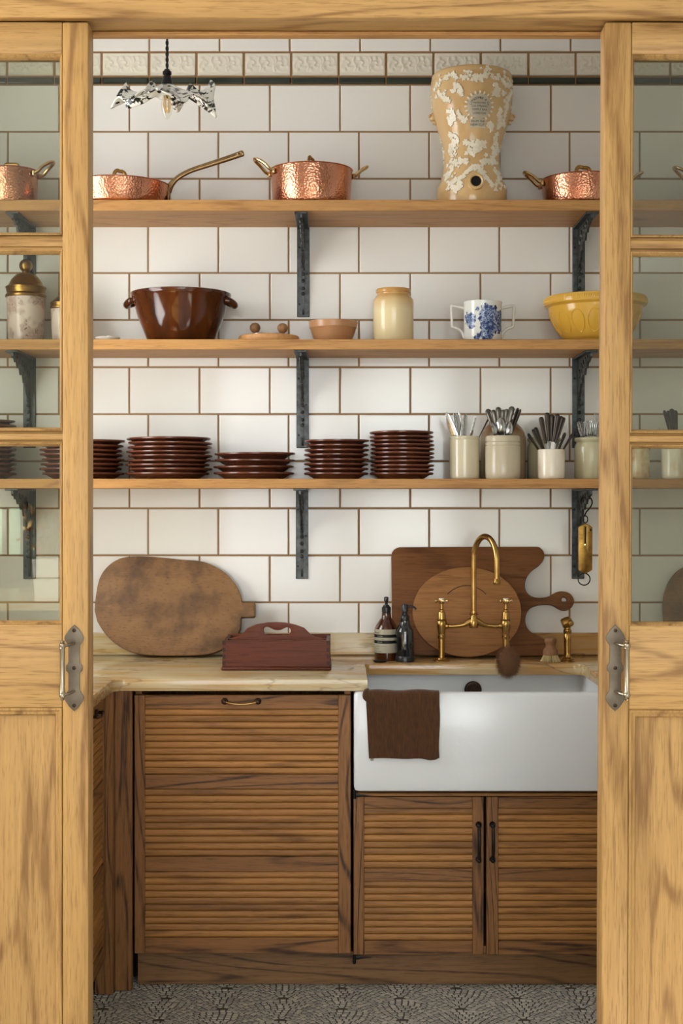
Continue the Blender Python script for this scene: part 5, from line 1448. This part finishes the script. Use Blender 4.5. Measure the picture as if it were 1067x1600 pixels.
# towel over the sink's front edge
tw = thing('dish_towel', 'brown ribbed cotton towel hanging over the front rim of the white sink', 'towel', (X(628, SY), SY, sz1))
kt_ = S * R(SY)
bm = NB(); nu = 190; path = []
dz = lambda p: Z(p, SY) - sz1
zbot = dz(1184)
prof = [(.042, -.10), (.036, -.05), (.031, -.015), (.026, .000), (.020, .0052), (.010, .0068), (.000, .0062), (-.0055, .002), (-.0085, -.006), (-.0092, -.02)]
prof += [(-.0092 - .0015 * sin(i * .5), -.02 + (zbot + .02) * i / 16) for i in range(1, 17)]
pp = spline(prof, 2); wl, wr_ = (575.5 - 628) * kt_, (686 - 628) * kt_
rows = []; nP = len(pp)
for j, (y, z) in enumerate(pp):
    t = max(0, (j - 20) / (nP - 21)); row = []
    for i in range(nu + 1):
        u = i / nu
        x = wl + (wr_ - wl) * u + (.002 * t if u < .5 else 0) * (1 - u) + .0015 * sin(6 * t) * u
        rib = .0006 * sin(u * 38 * 2 * pi)
        sag = t ** 3 * (-.006 * math.exp(-((u - .88) / .10) ** 2) + .003 * math.exp(-((u - 1.0) / .03) ** 2)) + .0012 * sin(u * 9) * t
        wob = -.0022 * sin(u * 7 + 1) * t - .0015 * sin(u * 3.0)
        inn = -.006 * max(0, (1 - t)) * math.exp(-((u) / .05) ** 2) if j > 12 else 0
        row.append(bm.verts.new((x + inn, y - rib - abs(wob) * .8, z + sag + (.0016 * sin(u * 11) if j > 6 else 0) * (1 - t))))
    rows.append(row)
for a, b in zip(rows, rows[1:]):
    for i in range(nu): bm.faces.new((a[i], a[i + 1], b[i + 1], b[i]))
cl = mk('cloth', bm, M['cloth'], tw, ang=180)
so = cl.modifiers.new('thickness', 'SOLIDIFY'); so.thickness = .0022; so.offset = 0
# rolled corner where the towel bunches at the rim
mk('rolled_corner', TU(spline([(wl - .001, .012, .0075), (wl - .006, .002, .0075), (wl - .011, -.008, -.002), (wl - .009, -.011, -.014), (wl + .002, -.010, -.026), (wl + .012, -.0085, -.045)], 5), [.0042] * 6 + [.0058] * 6 + [.006] * 4 + [.0048] * 5 + [.0035] * 3 + [.0026] * 2, seg=10), M['cloth'], tw)
mk('care_tag', PR([[(wl + .006, zbot - .007), (wl + .0145, zbot - .0065), (wl + .0150, zbot + .003), (wl + .0055, zbot + .003)]], .0012, .0002, y0=-.0085), plain('grey_tag', lin(150, 148, 130), .8), tw)

# spring balance on the lowest right bracket
yg = -.185; k = S * R(yg)
ss = thing('spring_balance', 'long brass pocket spring balance hooked on the lowest bracket beside the right door', 'scale', (X(914, yg), yg, Z(896, yg)))
g = lambda p: Z(p, yg) - Z(896, yg); q = lambda p: (p - 914) * k
mk('plate', PR([[(q(903.5), g(890)), (q(903.2), g(824)), (q(908), g(820.5)), (q(914.5), g(817.5)), (q(921), g(820.5)), (q(925.3), g(824)), (q(925), g(890)), (q(922), g(892.5)), (q(914), g(896.5)), (q(906), g(892.5))], [(q(913.2), g(823)), (q(915.4), g(823)), (q(915.4), g(850)), (q(913.2), g(850))]], .010, .001, y0=-.005), M['brassdull'], ss)
mk('slot_backing', B(q(912.5), q(916), .0005, .003, g(851), g(822.5)), M['black'], ss)
bm = NB(); lathe(bm, [(0, 0), (2.6 * k, 0), (2.4 * k, .003), (0, .004)], 14, Matrix.Translation((q(914.3), -.005, g(851.5))) @ Matrix.Rotation(pi / 2, 4, 'X'))
mk('pointer', bm, M['brassbright'], ss)
mk('screw', LA([(0, 0), (2.0 * k, 0), (1.8 * k, .002), (0, .003)], 14, Matrix.Translation((q(922.5), -.005, g(828))) @ Matrix.Rotation(pi / 2, 4, 'X')), M['black'], ss)
bm = NB()
for i in range(9): box(bm, q(906), q(910), -.0055, -.0051, g(826 + 5 * i) - .0002, g(826 + 5 * i) + .0002)
mk('scale_marks', bm, M['black'], ss)
mk('top_ring', TU([(q(914.5) + 3.6 * k * cos(a), 0, g(811.5) + 5.5 * k * sin(a)) for a in [2 * pi * i / 20 for i in range(20)]], .0018, seg=8, closed=True), M['black'], ss)
mk('hook', TU(spline([(q(913), 0, g(807)), (q(916), 0, g(800)), (q(922), 0, g(793)), (q(925), 0, g(786)), (q(924), .002, g(780)), (q(920), .006, g(776.5)), (q(915), .012, g(776)), (q(910), .016, g(779)), (q(908.5), .018, g(784))], 5), .0022, seg=8), M['black'], ss)
mk('bottom_ring', TU([(q(912.5) + 9.3 * k * cos(a), 0, g(905) + 9.3 * k * sin(a)) for a in [2 * pi * i / 32 for i in range(32)]], .0019, seg=8, closed=True), M['black'], ss)

# ------------------------------------------------------------------ pendant lamp with ruffled glass shade
yl = -.80; k = S * R(yl)
pl_ = thing('pendant_lamp', 'pendant lamp with a ruffled black-splattered white glass shade and clear bulb', 'lamp', (X(261, yl), yl, 3.02))
g = lambda p: Z(p, yl) - 3.02
bm = NB(); zz0 = g(111)
for ph in (0, pi):
    n = 160; tube(bm, [(.0022 * cos(i * .55 + ph), .0022 * sin(i * .55 + ph), -.002 + (zz0 + .002) * i / n) for i in range(n + 1)], .0026, seg=6)
mk('flex', bm, M['cordblack'], pl_)
mk('ceiling_rose', LA([(0, 0), (.045, 0), (.045, -.012), (.03, -.022), (.008, -.028), (0, -.028)], 28), M['black'], pl_)
mk('lamp_holder', LA([(0, g(108)), (.007, g(108.5)), (.009, g(111)), (.012, g(112)), (.0125, g(116)), (.009, g(118)), (.012, g(122)), (.015, g(128)), (.019, g(136)), (.021, g(140)), (.0, g(140))], 24), M['black'], pl_)
bm = NB(); nr, na = 26, 240; Rs = 82 * k; zc = g(135)
rows = []
for i in range(nr + 1):
    t = i / nr; r = .020 + (Rs - .020) * t; row = []
    for j in range(na):
        a = 2 * pi * j / na
        ruf = .55 * sin(7 * a + .6) + .35 * sin(11 * a + 2.0 + 3 * t) + .22 * sin(19 * a + 1.1)
        lob = 0
        for c_, h_, w_ in ((2.02, .098, .50), (1.0, .088, .42), (.08, .075, .30), (3.02, .070, .32), (4.4, .016, .3)):   # lobes folded up
            da = (a - c_ + pi) % (2 * pi) - pi
            lob += h_ * math.exp(-(da / w_) ** 4) * (1 + .10 * sin(12 * da))
        z = zc - .066 * t + (.0150 * ruf + lob) * t ** 2.2
        rr_ = r * (1 + .05 * t * sin(9 * a + 2.1) + .03 * t * sin(4 * a)) - lob * .28 * t ** 3
        row.append(bm.verts.new((rr_ * cos(a), rr_ * sin(a), z)))
    rows.append(row)
for a, b in zip(rows, rows[1:]):
    for j in range(na): bm.faces.new((a[j], a[(j + 1) % na], b[(j + 1) % na], b[j]))
sh = mk('glass_shade', bm, M['shade'], pl_, ang=180)
so = sh.modifiers.new('thickness', 'SOLIDIFY'); so.thickness = .004; so.offset = 0
mk('bulb', LA([(.010, g(142)), (.012, g(150)), (.0155, g(158)), (.0165, g(164)), (.015, g(172)), (.010, g(181)), (.004, g(186)), (0, g(187))], 28), M['bulb'], pl_)
bm = NB()
for i in range(6):
    a = 2 * pi * i / 6
    tube(bm, [(.0065 * cos(a), .0065 * sin(a), g(150)), (.010 * cos(a + .2), .010 * sin(a + .2), g(163)), (.006 * cos(a + .4), .006 * sin(a + .4), g(176))], .0016, seg=5)
mk('filament', bm, M['filament'], pl_)
# ------------------------------------------------------------------ kitchen island behind the camera, seen reflected in the left glazed door
isl = thing('kitchen_island', 'tall pale kitchen island reflected in the left glazed door', 'island', (-1.45, -4.35, 0))
mk('top', B(-.62, .62, -.40, .40, .985, 1.022, .004), M['marble'], isl)
mk('body', B(-.56, .56, -.34, .34, .001, .9845, .003), plain('pale_painted_wood', lin(204, 198, 182), .5), isl)
pot = thing('flower_pot', 'white square pot of dried flowers on the island, reflected in the left glazed door', 'pot', (-1.15, -4.2, 1.0226))
bm = NB(); loft(bm, [[(x * r, y * r, z) for x, y in ((-1, -1), (1, -1), (1, 1), (-1, 1))] for r, z in ((.048, 0), (.058, .15), (.052, .15), (.05, .14))], cap0=True, cap1=True)
mk('planter', bm, M['white'], pot)
mk('band', B(-.0565, .0565, -.0565, .0565, .078, .081), M['grout'], pot)
for nm, mat, n in (('stems', plain('dry_stem', lin(120, 104, 60), .8), 16), ('petals', plain('dried_blossom', lin(222, 184, 120), .8), 60), ('rust_leaves', plain('rust_leaf', lin(168, 92, 58), .8), 30)):
    bm = NB()
    for i in range(n):
        a = rnd.uniform(0, 6.28); q = rnd.uniform(.02, .13); z = rnd.uniform(.17, .36)
        p = Vector((q * cos(a), q * sin(a) * .6, z))
        if nm == 'stems': tube(bm, [(.02 * cos(a), .02 * sin(a), .12), tuple(p * .6 + Vector((0, 0, .1))), tuple(p)], .0016, seg=5)
        else:
            u = Vector((rnd.uniform(-1, 1), rnd.uniform(-1, 1), rnd.uniform(-1, 1))).normalized() * rnd.uniform(.014, .028); w_ = u.orthogonal().normalized() * u.length * .5; w2 = u.cross(w_).normalized() * .003
            v = [bm.verts.new(p - u), bm.verts.new(p + w_ + w2), bm.verts.new(p + u), bm.verts.new(p - w_ + w2), bm.verts.new(p + w2 * 2.5)]
            for x, y in ((0, 1), (1, 2), (2, 3), (3, 0)): bm.faces.new((v[x], v[y], v[4]))
    mk(nm, bm, mat, pot, kind='stuff')
